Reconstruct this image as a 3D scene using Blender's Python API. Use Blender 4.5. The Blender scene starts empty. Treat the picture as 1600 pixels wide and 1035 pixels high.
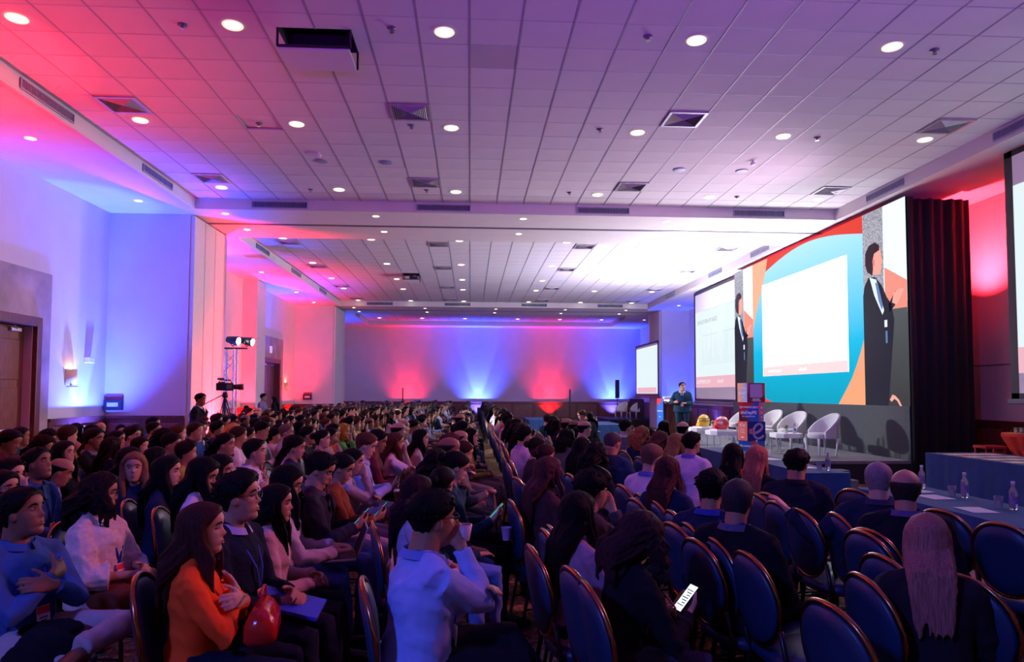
import bpy, bmesh, math, random
import numpy as np
from mathutils import Vector, Matrix, noise

C = bpy.context.scene.collection
PI = math.pi
rnd = random.Random(7)

# ------------------------------------------------------------------ camera, world, exposure
CZ = 1.75
sc = bpy.context.scene
cam_d = bpy.data.cameras.new('camera'); cam = bpy.data.objects.new('camera', cam_d); C.objects.link(cam)
F_PX, PITCH, YAW, ROLL = 1103.8, 0.04986, 0.05874, -0.00288
cam_d.sensor_width = 36.0; cam_d.sensor_fit = 'HORIZONTAL'; cam_d.lens = 36.0*F_PX/1600.0
cam_d.shift_y = 0.03798*F_PX/1600.0
cam_d.clip_start = 0.05; cam_d.clip_end = 200
fw = Vector((math.sin(YAW)*math.cos(PITCH), math.cos(YAW)*math.cos(PITCH), math.sin(PITCH)))
rt = Vector((math.cos(YAW), -math.sin(YAW), 0)); up = rt.cross(fw)
M3 = Matrix((rt, up, -fw)).transposed() @ Matrix.Rotation(ROLL, 3, 'Z').inverted()
cam.matrix_world = Matrix.Translation((0, 0, CZ)) @ M3.to_4x4()
sc.camera = cam
w = bpy.data.worlds.new('hall_world'); sc.world = w; w.use_nodes = True
w.node_tree.nodes['Background'].inputs[0].default_value = (0.02, 0.015, 0.03, 1)
w.node_tree.nodes['Background'].inputs[1].default_value = 0.3
sc.view_settings.view_transform = 'Standard'; sc.view_settings.look = 'None'
sc.view_settings.exposure = 0.0; sc.view_settings.gamma = 1.0
sc.view_settings.use_curve_mapping = False
try:
    sc.cycles.max_bounces = 8; sc.cycles.diffuse_bounces = 5; sc.cycles.glossy_bounces = 3
    sc.cycles.transmission_bounces = 6; sc.cycles.sample_clamp_indirect = 6; sc.cycles.use_denoising = True
    sc.cycles.caustics_reflective = False; sc.cycles.caustics_refractive = False
except Exception: pass

# added fill lamps without fixtures, to colour and brighten the audience
def spot(name, loc, target, col, watt, size=60, blend=0.6, rad=0.12):
    d = bpy.data.lights.new(name, 'SPOT'); d.color = col; d.energy = watt; d.spot_size = math.radians(size)
    d.spot_blend = blend; d.shadow_soft_size = rad
    o = bpy.data.objects.new(name, d); C.objects.link(o); o.location = loc
    o.rotation_euler = (Vector(target)-Vector(loc)).to_track_quat('-Z', 'Y').to_euler(); return o
def area(name, loc, target, col, watt, sx, sy):
    d = bpy.data.lights.new(name, 'AREA'); d.color = col; d.energy = watt; d.shape = 'RECTANGLE'; d.size = sx; d.size_y = sy
    o = bpy.data.objects.new(name, d); C.objects.link(o); o.location = loc
    o.rotation_euler = (Vector(target)-Vector(loc)).to_track_quat('-Z', 'Y').to_euler(); return o
FILL_LAMPS = [     # name, place, aim, colour, watt, cone
 ('magenta_fill', (8.3, 6.0, 5.4), (-3.5, 6.0, 0.9), (1.0, 0.22, 0.50), 2100, 52),
 ('rose_fill', (8.0, 25.5, 5.5), (-1.0, 16.0, 1.0), (1.0, 0.60, 0.74), 3400, 62),
 ('blue_fill', (-4.5, -2.5, 5.2), (0.5, 4.5, 0.8), (0.10, 0.15, 1.0), 1500, 66),
]
for n_, l_, t_, c_, p_, s_ in FILL_LAMPS: spot(n_, l_, t_, c_, p_, s_, 0.9, 0.25)
# added lamps without fixtures: violet ones behind the camera, pale ones by the stage
for x_, e_ in ((-2.8, 1000), (1.8, 1700), (6.0, 1400)): spot('violet_ceiling_fill', (x_, -1.2, 2.4), (x_+.4, 5.2, 6.06), (0.36, 0.03, 1.0), e_, 84, 1.0, 0.3)
area('lavender_ceiling_fill', (7.7, 18.6, 2.9), (6.3, 17.6, 6.0), (0.95, 0.82, 1.0), 400, 3.0, 0.6)  # unseen area lamp added to brighten the beam near the video wall
spot('rose_ceiling_fill', (8.3, 13.1, 3.6), (1.0, 13.6, 6.06), (1.0, 0.62, 0.95), 650, 90, 1.0, 0.3)  # added spot that lifts the near ceiling, no fixture there
area('lavender_ceiling_fill', (7.4, 23.8, 2.9), (5.4, 24.6, 6.0), (0.78, 0.72, 1.0), 850, 3.0, 0.6)  # second unseen area lamp, added for a brighter middle tray

# ------------------------------------------------------------------ materials
def nt(name):
    m = bpy.data.materials.new(name); m.use_nodes = True
    return m, m.node_tree.nodes, m.node_tree.links, m.node_tree.nodes['Principled BSDF']
def mat(name, col, rough=0.6, metal=0.0, var=0.12, scale=8.0, bump=0.0, bscale=60.0, stretch=None, spec=0.5, emit=None, es=0.0, coord='Object'):
    m, N, L, P = nt(name)
    P.inputs['Roughness'].default_value = rough; P.inputs['Metallic'].default_value = metal
    P.inputs['Specular IOR Level'].default_value = spec
    tc = N.new('ShaderNodeTexCoord'); mp = N.new('ShaderNodeMapping'); L.new(tc.outputs[coord], mp.inputs[0])
    if stretch: mp.inputs['Scale'].default_value = stretch
    nz = N.new('ShaderNodeTexNoise'); nz.inputs['Scale'].default_value = scale; nz.inputs['Detail'].default_value = 4
    L.new(mp.outputs[0], nz.inputs[0])
    cr = N.new('ShaderNodeValToRGB'); L.new(nz.outputs[0], cr.inputs[0])
    cr.color_ramp.elements[0].position = 0.3; cr.color_ramp.elements[1].position = 0.7
    cr.color_ramp.elements[0].color = tuple(c*(1-var) for c in col[:3])+(1,)
    cr.color_ramp.elements[1].color = tuple(min(1, c*(1+var)) for c in col[:3])+(1,)
    L.new(cr.outputs[0], P.inputs['Base Color'])
    if bump:
        n2 = N.new('ShaderNodeTexNoise'); n2.inputs['Scale'].default_value = bscale; n2.inputs['Detail'].default_value = 3
        L.new(mp.outputs[0], n2.inputs[0]); b = N.new('ShaderNodeBump'); b.inputs['Strength'].default_value = bump
        b.inputs['Distance'].default_value = 0.01; L.new(n2.outputs[0], b.inputs['Height']); L.new(b.outputs[0], P.inputs['Normal'])
    if emit:
        P.inputs['Emission Color'].default_value = emit+(1,); P.inputs['Emission Strength'].default_value = es
    return m
def objcol(name, rough=0.8, bump=0.25, bscale=250.0, var=0.15, scale=12.0, stretch=None, spec=0.3, sheen=0.0, sss=0.0, aniso=0):
    """base colour comes from the object's own colour, so copies can share a mesh"""
    m, N, L, P = nt(name)
    P.inputs['Roughness'].default_value = rough; P.inputs['Specular IOR Level'].default_value = spec
    oi = N.new('ShaderNodeObjectInfo'); tc = N.new('ShaderNodeTexCoord'); mp = N.new('ShaderNodeMapping')
    L.new(tc.outputs['Object'], mp.inputs[0])
    if stretch: mp.inputs['Scale'].default_value = stretch
    nz = N.new('ShaderNodeTexNoise'); nz.inputs['Scale'].default_value = scale; nz.inputs['Detail'].default_value = 4
    L.new(mp.outputs[0], nz.inputs[0])
    mr = N.new('ShaderNodeMapRange'); L.new(nz.outputs[0], mr.inputs[0])
    mr.inputs[1].default_value = 0.3; mr.inputs[2].default_value = 0.7; mr.inputs[3].default_value = 1-var; mr.inputs[4].default_value = 1+var
    mx = N.new('ShaderNodeVectorMath'); mx.operation = 'SCALE'; L.new(oi.outputs['Color'], mx.inputs[0]); L.new(mr.outputs[0], mx.inputs['Scale'])
    L.new(mx.outputs[0], P.inputs['Base Color'])
    n2 = N.new('ShaderNodeTexNoise'); n2.inputs['Scale'].default_value = bscale; n2.inputs['Detail'].default_value = 2
    L.new(mp.outputs[0], n2.inputs[0]); b = N.new('ShaderNodeBump'); b.inputs['Strength'].default_value = bump
    b.inputs['Distance'].default_value = 0.004; L.new(n2.outputs[0], b.inputs['Height']); L.new(b.outputs[0], P.inputs['Normal'])
    P.inputs['Sheen Weight'].default_value = sheen
    return m
def glow(name, col, s):
    m, N, L, P = nt(name); P.inputs['Base Color'].default_value = (0.02, 0.02, 0.02, 1)
    P.inputs['Emission Color'].default_value = col+(1,); P.inputs['Emission Strength'].default_value = s
    P.inputs['Roughness'].default_value = 0.5; return m
def glass(name, col=(0.95, 0.97, 1)):
    m, N, L, P = nt(name); P.inputs['Base Color'].default_value = col+(1,); P.inputs['Roughness'].default_value = 0.04
    P.inputs['Transmission Weight'].default_value = 0.8; P.inputs['IOR'].default_value = 1.33; return m

M_wall = mat('painted_wall', (0.62, 0.59, 0.58), 0.8, var=0.03, scale=2, bump=0.15, bscale=180)
M_soff = mat('painted_plaster', (0.66, 0.63, 0.60), 0.8, var=0.03, scale=3)
M_tile = mat('mineral_tile', (0.66, 0.64, 0.64), 0.85, var=0.05, scale=1.2, bump=0.25, bscale=160, coord='Object')
M_tileb = mat('mineral_tile_darker', (0.50, 0.48, 0.47), 0.85, var=0.05, scale=1.2, bump=0.25, bscale=160)
M_bar = mat('grid_bar_metal', (0.36, 0.35, 0.37), 0.5, var=0.05)
M_barc = mat('grid_cross_metal', (0.50, 0.48, 0.49), 0.6, var=0.05)
M_fold = mat('folding_partition_fabric', (0.63, 0.58, 0.55), 0.85, var=0.04, scale=20, bump=0.2, bscale=300)
M_stone = mat('marble_surround', (0.33, 0.24, 0.22), 0.45, var=0.35, scale=1.6, bump=0.05, bscale=20)
M_wood = mat('mahogany', (0.13, 0.028, 0.018), 0.35, var=0.45, scale=6, stretch=(6, 6, 0.7))
M_wood2 = mat('mahogany_door', (0.20, 0.055, 0.035), 0.35, var=0.4, scale=6, stretch=(6, 6, 0.7))
M_black = mat('black_metal', (0.012, 0.012, 0.015), 0.45)
M_blackcloth = mat('black_drape', (0.010, 0.009, 0.016), 0.9, bump=0.3)
M_white = mat('white_plastic', (0.78, 0.78, 0.80), 0.35, var=0.03)
M_metal = mat('aluminium', (0.75, 0.75, 0.78), 0.28, metal=1.0, var=0.05)
M_blue = mat('blue_table_cloth', (0.018, 0.075, 0.22), 0.85, var=0.12, bump=0.2, bscale=300)
M_grey = mat('grey_metal', (0.13, 0.13, 0.15), 0.5)
M_glass = glass('clear_glass'); M_red = mat('red_cloth', (0.55, 0.02, 0.015), 0.8)
M_gold = mat('gold_cloth', (0.42, 0.22, 0.07), 0.5, var=0.25, scale=20)

# ------------------------------------------------------------------ mesh helpers
class MB:
    def __init__(s): s.v = []; s.f = []; s.mi = []; s.m = 0
    def add(s, vs, fs):
        n = len(s.v); s.v.extend([tuple(v) for v in vs]); s.f.extend([tuple(i+n for i in f) for f in fs]); s.mi.extend([s.m]*len(fs)); return s
    def box(s, x0, x1, y0, y1, z0, z1, T=None):
        vs = [(x, y, z) for z in (z0, z1) for y in (y0, y1) for x in (x0, x1)]
        if T: vs = [T @ Vector(v) for v in vs]
        return s.add(vs, [(0,2,3,1),(4,5,7,6),(0,1,5,4),(2,6,7,3),(0,4,6,2),(1,3,7,5)])
    def prism(s, pts, a, b, axis='z'):
        n = len(pts); P = []
        for h in (a, b):
            for (u, v) in pts: P.append((u, v, h) if axis == 'z' else ((h, u, v) if axis == 'x' else (u, h, v)))
        fs = [tuple(range(n))[::-1], tuple(range(n, 2*n))]+[(i, (i+1) % n, n+(i+1) % n, n+i) for i in range(n)]
        return s.add(P, fs)
    def rings(s, R, cap=True, close=False):
        n = len(R[0]); vs = [p for r in R for p in r]; fs = []
        for k in range(len(R)-1):
            for i in range(n): j = (i+1) % n; fs.append((k*n+i, k*n+j, (k+1)*n+j, (k+1)*n+i))
        if cap: fs.append(tuple(range(n))[::-1]); fs.append(tuple((len(R)-1)*n+i for i in range(n)))
        return s.add(vs, fs)
    def tube(s, path, rad, n=8, up=(0, 0, 1), cap=True, closed=False):
        """path of points, rad = number or list of numbers / (a,b) pairs: a along the side axis, b along up"""
        path = [Vector(p) for p in path]; m = len(path); R = []
        if not isinstance(rad, (list, tuple)): rad = [rad]*m
        for k, p in enumerate(path):
            if closed: t = path[(k+1) % m]-path[k-1]
            else: t = path[min(k+1, m-1)]-path[max(k-1, 0)]
            t = t.normalized() if t.length > 1e-9 else Vector((0, 0, 1))
            u = Vector(up)
            if abs(t.dot(u)) > 0.95: u = Vector((1, 0, 0)) if abs(t.x) < 0.9 else Vector((0, 1, 0))
            a = t.cross(u).normalized(); b = a.cross(t).normalized()
            r = rad[k]; ra, rb = (r if isinstance(r, (tuple, list)) else (r, r))
            R.append([p+a*ra*math.cos(2*PI*i/n)+b*rb*math.sin(2*PI*i/n) for i in range(n)])
        if closed: R.append(R[0]); cap = False
        return s.rings(R, cap)
    def lathe(s, prof, n=16, c=(0, 0, 0), cap=True):
        return s.rings([[(c[0]+r*math.cos(2*PI*i/n), c[1]+r*math.sin(2*PI*i/n), c[2]+z) for i in range(n)] for r, z in prof], cap)
    def ell(s, c, r, T=None, nu=12, nv=8):
        R = []; c = Vector(c)
        for k in range(nv+1):
            a = -PI/2+PI*k/nv; a = max(-PI/2+0.05, min(PI/2-0.05, a))
            ring = []
            for i in range(nu):
                t = 2*PI*i/nu; v = Vector((r[0]*math.cos(a)*math.cos(t), r[1]*math.cos(a)*math.sin(t), r[2]*math.sin(a)))
                ring.append(c+((T @ v) if T else v))
            R.append(ring)
        return s.rings(R)
    def mesh(s, name, mats, smooth=False):
        me = bpy.data.meshes.new(name); me.from_pydata(s.v, [], s.f)
        if not isinstance(mats, (list, tuple)): mats = [mats]
        for m in mats: me.materials.append(m)
        if len(mats) > 1: me.polygons.foreach_set('material_index', s.mi)
        if smooth: me.polygons.foreach_set('use_smooth', [True]*len(me.polygons))
        me.update(); return me
    def build(s, name, mats, parent=None, smooth=False, loc=None):
        return link(name, s.mesh(name, mats, smooth), parent, loc)
def link(name, me, parent=None, loc=None, rot=None, col=None, scale=None):
    o = bpy.data.objects.new(name, me); C.objects.link(o)
    if parent is not None: o.parent = parent
    if loc is not None: o.location = loc
    if rot is not None: o.rotation_euler = rot
    if col is not None: o.color = tuple(col[:3])+(1,)
    if scale is not None: o.scale = scale if isinstance(scale, (tuple, list)) else (scale,)*3
    return o
def tag(o, label=None, cat=None, group=None, kind=None):
    if label: o['label'] = label
    if cat: o['category'] = cat
    if group: o['group'] = group
    if kind: o['kind'] = kind
    return o
def thing(name, label, cat, loc=(0, 0, 0), rz=0.0, group=None):
    o = bpy.data.objects.new(name, None); C.objects.link(o); o.location = loc; o.rotation_euler = (0, 0, rz)
    o.empty_display_size = 0.1
    return tag(o, label, cat, group)
def bevel(o, w=0.01, seg=2):
    m = o.modifiers.new('bevel', 'BEVEL'); m.width = w; m.segments = seg; m.limit_method = 'ANGLE'; return o
def copy_tree(o, loc=None, rz=None, label=None, group=None):
    r = o.copy(); C.objects.link(r)
    if loc is not None: r.location = loc
    if rz is not None: r.rotation_euler = (0, 0, rz)
    if label: r['label'] = label
    if group: r['group'] = group
    for ch in list(o.children):
        c = ch.copy(); C.objects.link(c); c.parent = r
        for g in list(ch.children):
            d = g.copy(); C.objects.link(d); d.parent = c
    return r
TS_ = bpy.data.scenes.new('workbench')      # a side scene where the meshes are fused, removed at the end
def bench_graph():
    with bpy.context.temp_override(scene=TS_, view_layer=TS_.view_layers[0]): return bpy.context.evaluated_depsgraph_get()
def text(name, body, size, mtl, parent, loc, rot, align='CENTER', ext=0.001, bold=0.0):
    cu = bpy.data.curves.new(name, 'FONT'); cu.body = body; cu.size = size; cu.align_x = align; cu.align_y = 'CENTER'
    cu.extrude = ext; cu.offset = bold; cu.materials.append(mtl); cu.resolution_u = 2
    o = bpy.data.objects.new('tmp', cu); TS_.collection.objects.link(o); me = bpy.data.meshes.new_from_object(o.evaluated_get(bench_graph())); me.name = name
    bpy.data.objects.remove(o); bpy.data.curves.remove(cu); return link(name, me, parent, loc, rot)
# ================================================================== room
XL, XR, YB, YF = -8.2, 10.7, 44.0, -4.0
ZC, ZS = 6.06, 5.82
T0, TS = -0.03, 0.61
TX0, TX1 = T0-10*TS, T0+14*TS
def st(mb, name, m, parent=None, smooth=False): return tag(mb.build(name, m, parent, smooth), kind='structure')

# floor with a patterned carpet
m, N, L, P = nt('patterned_carpet'); P.inputs['Roughness'].default_value = 0.95
tc = N.new('ShaderNodeTexCoord'); mp = N.new('ShaderNodeMapping'); L.new(tc.outputs['Object'], mp.inputs[0])
mp.inputs['Rotation'].default_value = (0, 0, 0.5)
n1 = N.new('ShaderNodeTexNoise'); n1.inputs['Scale'].default_value = 5.0; n1.inputs['Detail'].default_value = 3; n1.inputs['Distortion'].default_value = 2.5
n2 = N.new('ShaderNodeTexVoronoi'); n2.inputs['Scale'].default_value = 9.0
L.new(mp.outputs[0], n1.inputs[0]); L.new(mp.outputs[0], n2.inputs['Vector'])
r1 = N.new('ShaderNodeValToRGB'); e = r1.color_ramp.elements; r1.color_ramp.interpolation = 'CONSTANT'
e[0].position = 0.0; e[0].color = (0.10, 0.045, 0.02, 1); e[1].position = 0.44; e[1].color = (0.30, 0.17, 0.06, 1)
x_ = e.new(0.53); x_.color = (0.05, 0.03, 0.02, 1); x_ = e.new(0.57); x_.color = (0.36, 0.22, 0.09, 1)
L.new(n1.outputs[0], r1.inputs[0]); mx = N.new('ShaderNodeMixRGB'); mx.blend_type = 'MULTIPLY'; mx.inputs[0].default_value = 0.5
L.new(r1.outputs[0], mx.inputs[1]); L.new(n2.outputs['Distance'], mx.inputs[2]); L.new(mx.outputs[0], P.inputs['Base Color'])
M_carpet = m
st(MB().box(XL-0.3, XR+0.3, YF-0.3, YB+0.3, -0.2, 0), 'floor', M_carpet)

# walls
st(MB().box(XL-0.3, XL, YF-0.3, 11.55, 0, 6.4).box(XL-0.3, XL, 13.7, 28.2, 0, 6.4).box(XL-0.3, XL, 30.7, YB+0.3, 0, 6.4)
   .box(XL-0.3, XL, 11.55, 13.7, 2.98, 6.4).box(XL-0.3, XL, 28.2, 30.7, 2.98, 6.4), 'wall_left', M_wall)
st(MB().box(XR, XR+0.3, YF-0.3, YB+0.3, 0, 6.4), 'wall_right', M_wall)
st(MB().box(XL, XR, YB, YB+0.3, 0, 6.4), 'wall_back', M_wall)
st(MB().box(XL, XR, YF-0.3, YF, 0, 6.4), 'wall_front', M_wall)
for x0, x1, y0, y1 in ((XL, -6.42, 16.4, 18.45), (XL, -7.68, 25.8, 26.9), (XL, -6.42, 33.4, 35.75), (9.3, XR, 33.9, 35.9), (9.9, XR, 16.4, 18.4)):
    st(MB().box(x0, x1, y0, y1, 0, ZS), 'pillar', M_wall)
# folding partition panels stacked on the pillar sides
def fold(x, y0, y1, n, sgn):
    t = tag(bpy.data.objects.new('trim_1', None), kind='structure'); C.objects.link(t); t.name = 'trim_%d' % fold.k; fold.k += 1
    w_ = (y1-y0)/n
    for i in range(n):
        o = MB().box(min(x, x+sgn*0.1), max(x, x+sgn*0.1), y0+i*w_+0.012, y0+(i+1)*w_-0.012, 0.02, ZS-0.03).build('panel', M_fold, t); bevel(o, 0.012)
    MB().box(min(x, x+sgn*0.13), max(x, x+sgn*0.13), y1-0.02, y1+0.05, 0, ZS).build('post', M_metal, t)
fold.k = 1
fold(-6.42, 16.41, 18.4, 3, 1); fold(-6.42, 33.42, 35.7, 2, 1); fold(9.3, 33.95, 35.8, 2, -1)

# soffits: lower ceiling all round three raised trays
NT0 = 7.96-18*TS                                        # rows of the near tray end at 15.89
trays = [(NT0, 7.96+13*TS), (18.78, 18.78+24*TS), (36.45, 36.45+10*TS)]
mb = MB()
ys = [YF]+[v for t_ in trays for v in t_]+[YB]
for a, b in ((ys[0], ys[1]), (ys[2], ys[3]), (ys[4], ys[5]), (ys[6], ys[7])): mb.box(XL, XR, a, b, ZS, 6.4)
for a, b in trays: mb.box(XL, TX0, a, b, ZS, 6.4); mb.box(TX1, XR, a, b, ZS, 6.4)
st(mb, 'ceiling', M_soff)
st(MB().box(XL-0.3, XR+0.3, YF-0.3, YB+0.3, 6.4, 6.5), 'ceiling', M_soff)
# track grooves under the two beams
for i, (a, b) in enumerate(((17.2, 17.32), (34.9, 35.05))):
    tag(MB().box(-6.3, 9.2, a, b, ZS-0.012, ZS+0.004).build('trim_%d' % (10+i), M_grey), kind='structure')

# tiles: each a shallow tray-shaped slab whose edges step back from the grid
def tile_mesh(m):
    h = TS/2-0.007; k = h-0.005
    R = [[(a*q, b*q, z) for a, b in ((1, 1), (-1, 1), (-1, -1), (1, -1))] for q, z in ((h, 0.03), (h, 0.008), (k, 0.0))]
    mb = MB(); mb.rings(R, cap=False); mb.add(R[2], [(0, 1, 2, 3)]); mb.add(R[0], [(3, 2, 1, 0)]); return mb.mesh('ceiling_tile', m)
TM, TMB = tile_mesh(M_tile), tile_mesh(M_tileb)
HOLES = {(0, -4, 0), (0, -3, 0), (0, -4, 1)}
def hole(t, ix, iy): return (t == 0 and ix in (-4, -3) and iy in (0, 1)) or (t == 1 and ix == -4 and iy == 11)
for ti, (a, b) in enumerate(trays):
    rows = int(round((b-a)/TS)); y00 = a
    root = bpy.data.objects.new('ceiling', None); C.objects.link(root); tag(root, kind='structure')
    cells = [(ix, iy) for iy in range(rows) for ix in range(-10, 14)]
    def cy(iy): return y00+(iy+0.5)*TS
    off = 18 if ti == 0 else 0
    vis = [c for c in cells if cy(c[1]) > 6.4 and abs((T0+(c[0]+.5)*TS)/cy(c[1])*1104) < 880 and not hole(ti, c[0], c[1]-off)]
    single = set(vis[:296]) if ti < 2 else set()
    far = MB(); h = TS/2-0.012
    for c in cells:
        if hole(ti, c[0], c[1]-off): continue
        x, y = T0+(c[0]+.5)*TS, cy(c[1])
        if c in single:
            me = TMB if (ti == 0 and c == (0, off+1)) else TM
            o = link('ceiling_tile', me, root, (x, y, ZC+rnd.uniform(0, 0.003)))
            if ti == 0 and c == (-6, off+5): o.rotation_euler = (0.03, 0.02, 0); o.location.z += 0.02
            else: o.rotation_euler = (rnd.uniform(-.003, .003), rnd.uniform(-.003, .003), 0)
        else:
            far.add([(x-h, y-h, ZC+0.004), (x-h, y+h, ZC+0.004), (x+h, y+h, ZC+0.004), (x+h, y-h, ZC+0.004)], [(0, 1, 2, 3)])
            k = h-0.0; far.add([(x-h, y-h, ZC+0.004), (x+h, y-h, ZC+0.004), (x+h, y-h, ZC+0.03), (x-h, y-h, ZC+0.03)], [(0, 1, 2, 3)])
    tag(far.build('ceiling_tile', M_tile, root), kind='stuff')
    for ix in range(-10, 15):
        x = T0+ix*TS; segs = [(a, b)]
        if ti == 0 and ix == -3: segs = [(a, 8.3), (8.86, b)]
        for s0, s1 in segs: MB().box(x-0.011, x+0.011, s0, s1, ZC-0.003, ZC+0.03).build('grid_bar', M_bar, root)
    cr = MB()
    for iy in range(rows+1):
        y = y00+iy*TS
        for xa, xb in (((TX0, -2.31), (-1.44, TX1)) if ti == 0 and iy == 19 else ((TX0, TX1),)): cr.box(xa, xb, y-0.009, y+0.009, ZC+0.0015, ZC+0.02)
    tag(cr.build('grid_cross_bar', M_barc, root), kind='stuff')
    # tray sides
    for nm, bx in (('trim_20', (TX0-0.05, TX0+.008, a+.002, b-.002)), ('trim_21', (TX1-.008, TX1+0.05, a+.002, b-.002))):
        tag(MB().box(bx[0], bx[1], bx[2], bx[3], ZS-0.015, ZS+0.25).build(nm, M_soff), kind='structure')

# open projector hatches
def hatch(x0, x1, y0, y1, label, proj):
    t = thing('projector_hatch', label, 'ceiling hatch', ((x0+x1)/2, (y0+y1)/2, ZC)); X, Y = (x1-x0)/2, (y1-y0)/2
    m = MB(); m.box(-X, X, -Y, Y, 0.30, 0.32); m.box(-X-.01, -X, -Y, Y, 0, .32); m.box(X, X+.01, -Y, Y, 0, .32)
    m.box(-X, X, -Y-.01, -Y, 0, .32); m.box(-X, X, Y, Y+.01, 0, .32); m.build('recess', M_black, t)
    for b in (-Y, Y):
        m = MB()
        for a in (-X, X): m.box(a-.012, a+.012, b-.012, b+.012, -0.22, 0.3)
        m.box(-X, X, b-.012, b+.012, -0.23, -0.2); m.build('lift_frame', M_black, t)
    nleaf = max(1, int(round((x1-x0)/0.6)))
    for i in range(nleaf):
        a = -X+i*2*X/nleaf+0.006; b = -X+(i+1)*2*X/nleaf-0.006
        MB().box(a, b, -Y, Y, -0.25, -0.232).build('hatch_panel', M_tile, t)
    if proj:
        bevel(MB().box(-X*.2, X*.75, -.2, .2, -.2, -.02).build('projector', M_black, t), .02)
        MB().lathe([(.05, 0), (.06, .04), (.045, .05)], 16, (X*.4, -.2, -.11)).build('projector_lens', M_grey, t)
    return t
hatch(-2.3, -1.45, 8.3, 8.86, 'open black projector hatch in the near ceiling with hanging tile panels', False)
for xa, xb, ya, yb in ((-2.46, -2.31, 7.97, 9.17), (-1.44, -1.26, 7.97, 9.17), (-2.31, -1.44, 7.97, 8.29), (-2.31, -1.44, 8.87, 9.17)): MB().box(xa, xb, ya, yb, ZC+.001, ZC+.03).build('ceiling_tile', M_tile, bpy.data.objects['ceiling.002'])
y_ = 18.78+11*TS
hatch(T0-4*TS+.02, T0-3*TS-.02, y_, y_+TS-.02, 'small open hatch in the middle ceiling with a projector inside', True)

# downlights
M_lens = glow('downlight_glow', (1.0, 0.86, 0.66), 9.0); M_ring = mat('downlight_reflector', (0.85, 0.8, 0.72), 0.25, metal=0.3, emit=(1.0, 0.8, 0.55), es=1.0)
ring = MB().lathe([(.115, 0), (.12, -.008), (.112, -.016), (.083, -.004), (.08, .004)], 24, cap=False).mesh('ring', M_ring, True)
lens = MB().lathe([(.082, -.002), (.07, -.006), (.01, -.008)], 16).mesh('lens', M_lens, True)
ring_s = MB().lathe([(.085, 0), (.088, -.006), (.08, -.01), (.06, -.002), (.05, .02)], 16, cap=False).mesh('ring', M_ring, True)
lens_s = MB().lathe([(.058, -.002), (.05, -.005), (.01, -.006)], 12).mesh('lens', M_lens, True)
def downlight(x, y, z, label, group, small=False, k=1.0):
    t = thing('downlight', label, 'ceiling light', (x, y, z), 0, group); t.scale = (k, k, k)
    link('ring', ring_s if small else ring, t); link('lens', lens_s if small else lens, t)
DX = [-5.25, -2.81, -0.335, 2.73, 5.2, 7.66]
cols = ['far left column', 'second column from the left', 'column just left of centre', 'column just right of centre', 'second column from the right', 'far right column']
rws = [(8.27, 'row nearest the camera'), (11.33, 'second row'), (15.0, 'row in front of the first beam')]
for y, rn in rws:
    for x, cn in zip(DX, cols): downlight(x, y, ZC-0.002, 'downlight in near ceiling, %s, %s' % (rn, cn), 'downlights in the near ceiling')
for y, rn in ((19.87, 'first row'), (23.63, 'second row'), (26.8, 'third row'), (29.4, 'fourth row'), (33.15, 'last row')):
    for x, cn in zip(DX, cols): downlight(x, y, ZC-0.002, 'recessed downlight in middle ceiling, %s, %s' % (rn, cn), 'downlights in the middle ceiling')
for y, rn in ((37.6, 'first row'), (40.9, 'second row')):
    for x, cn in zip(DX, cols): downlight(x, y, ZC-0.002, 'tiny downlight in far ceiling, %s, %s' % (rn, cn), 'downlights in the far ceiling')
for y, rn in ((16.28, 'near row'), (17.85, 'far row')):
    for x, cn in ((-5.6, 'leftmost'), (-2.2, 'left of centre'), (1.21, 'right of centre'), (4.6, 'right side'), (7.6, 'rightmost')):
        downlight(x, y, ZS-0.002, 'small downlight under the first beam, %s, %s' % (rn, cn), 'downlights under the first beam', True)
for y, rn in ((34.1, 'near row'), (35.7, 'far row')):
    for x, cn in ((-5.6, 'leftmost'), (-2.2, 'left of centre'), (1.21, 'right of centre'), (4.6, 'right side'), (7.6, 'rightmost')):
        downlight(x, y, ZS-0.002, 'small downlight under the second beam, %s, %s' % (rn, cn), 'downlights under the second beam', True)
for i, (y, rn) in enumerate(((11.6, 'nearest'), (15.3, 'beside the blue wall'), (20.3, 'after first pillar'), (24.2, 'before middle pillar'), (29.0, 'over far door'), (32.2, 'before the second pillar'), (38.6, 'farthest'))):
    downlight(-7.08, y, ZS-0.002, 'small downlight in left low ceiling, %s' % rn, 'downlights in the left low ceiling', True)
for i, (y, rn) in enumerate(((28.0, 'over the far projector screen'), (32.0, 'beside the blue pillar'), (38.5, 'farthest'))):
    downlight(9.6, y, ZS-0.002, 'small downlight in right low ceiling, %s' % rn, 'downlights in the right low ceiling', True)

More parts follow.
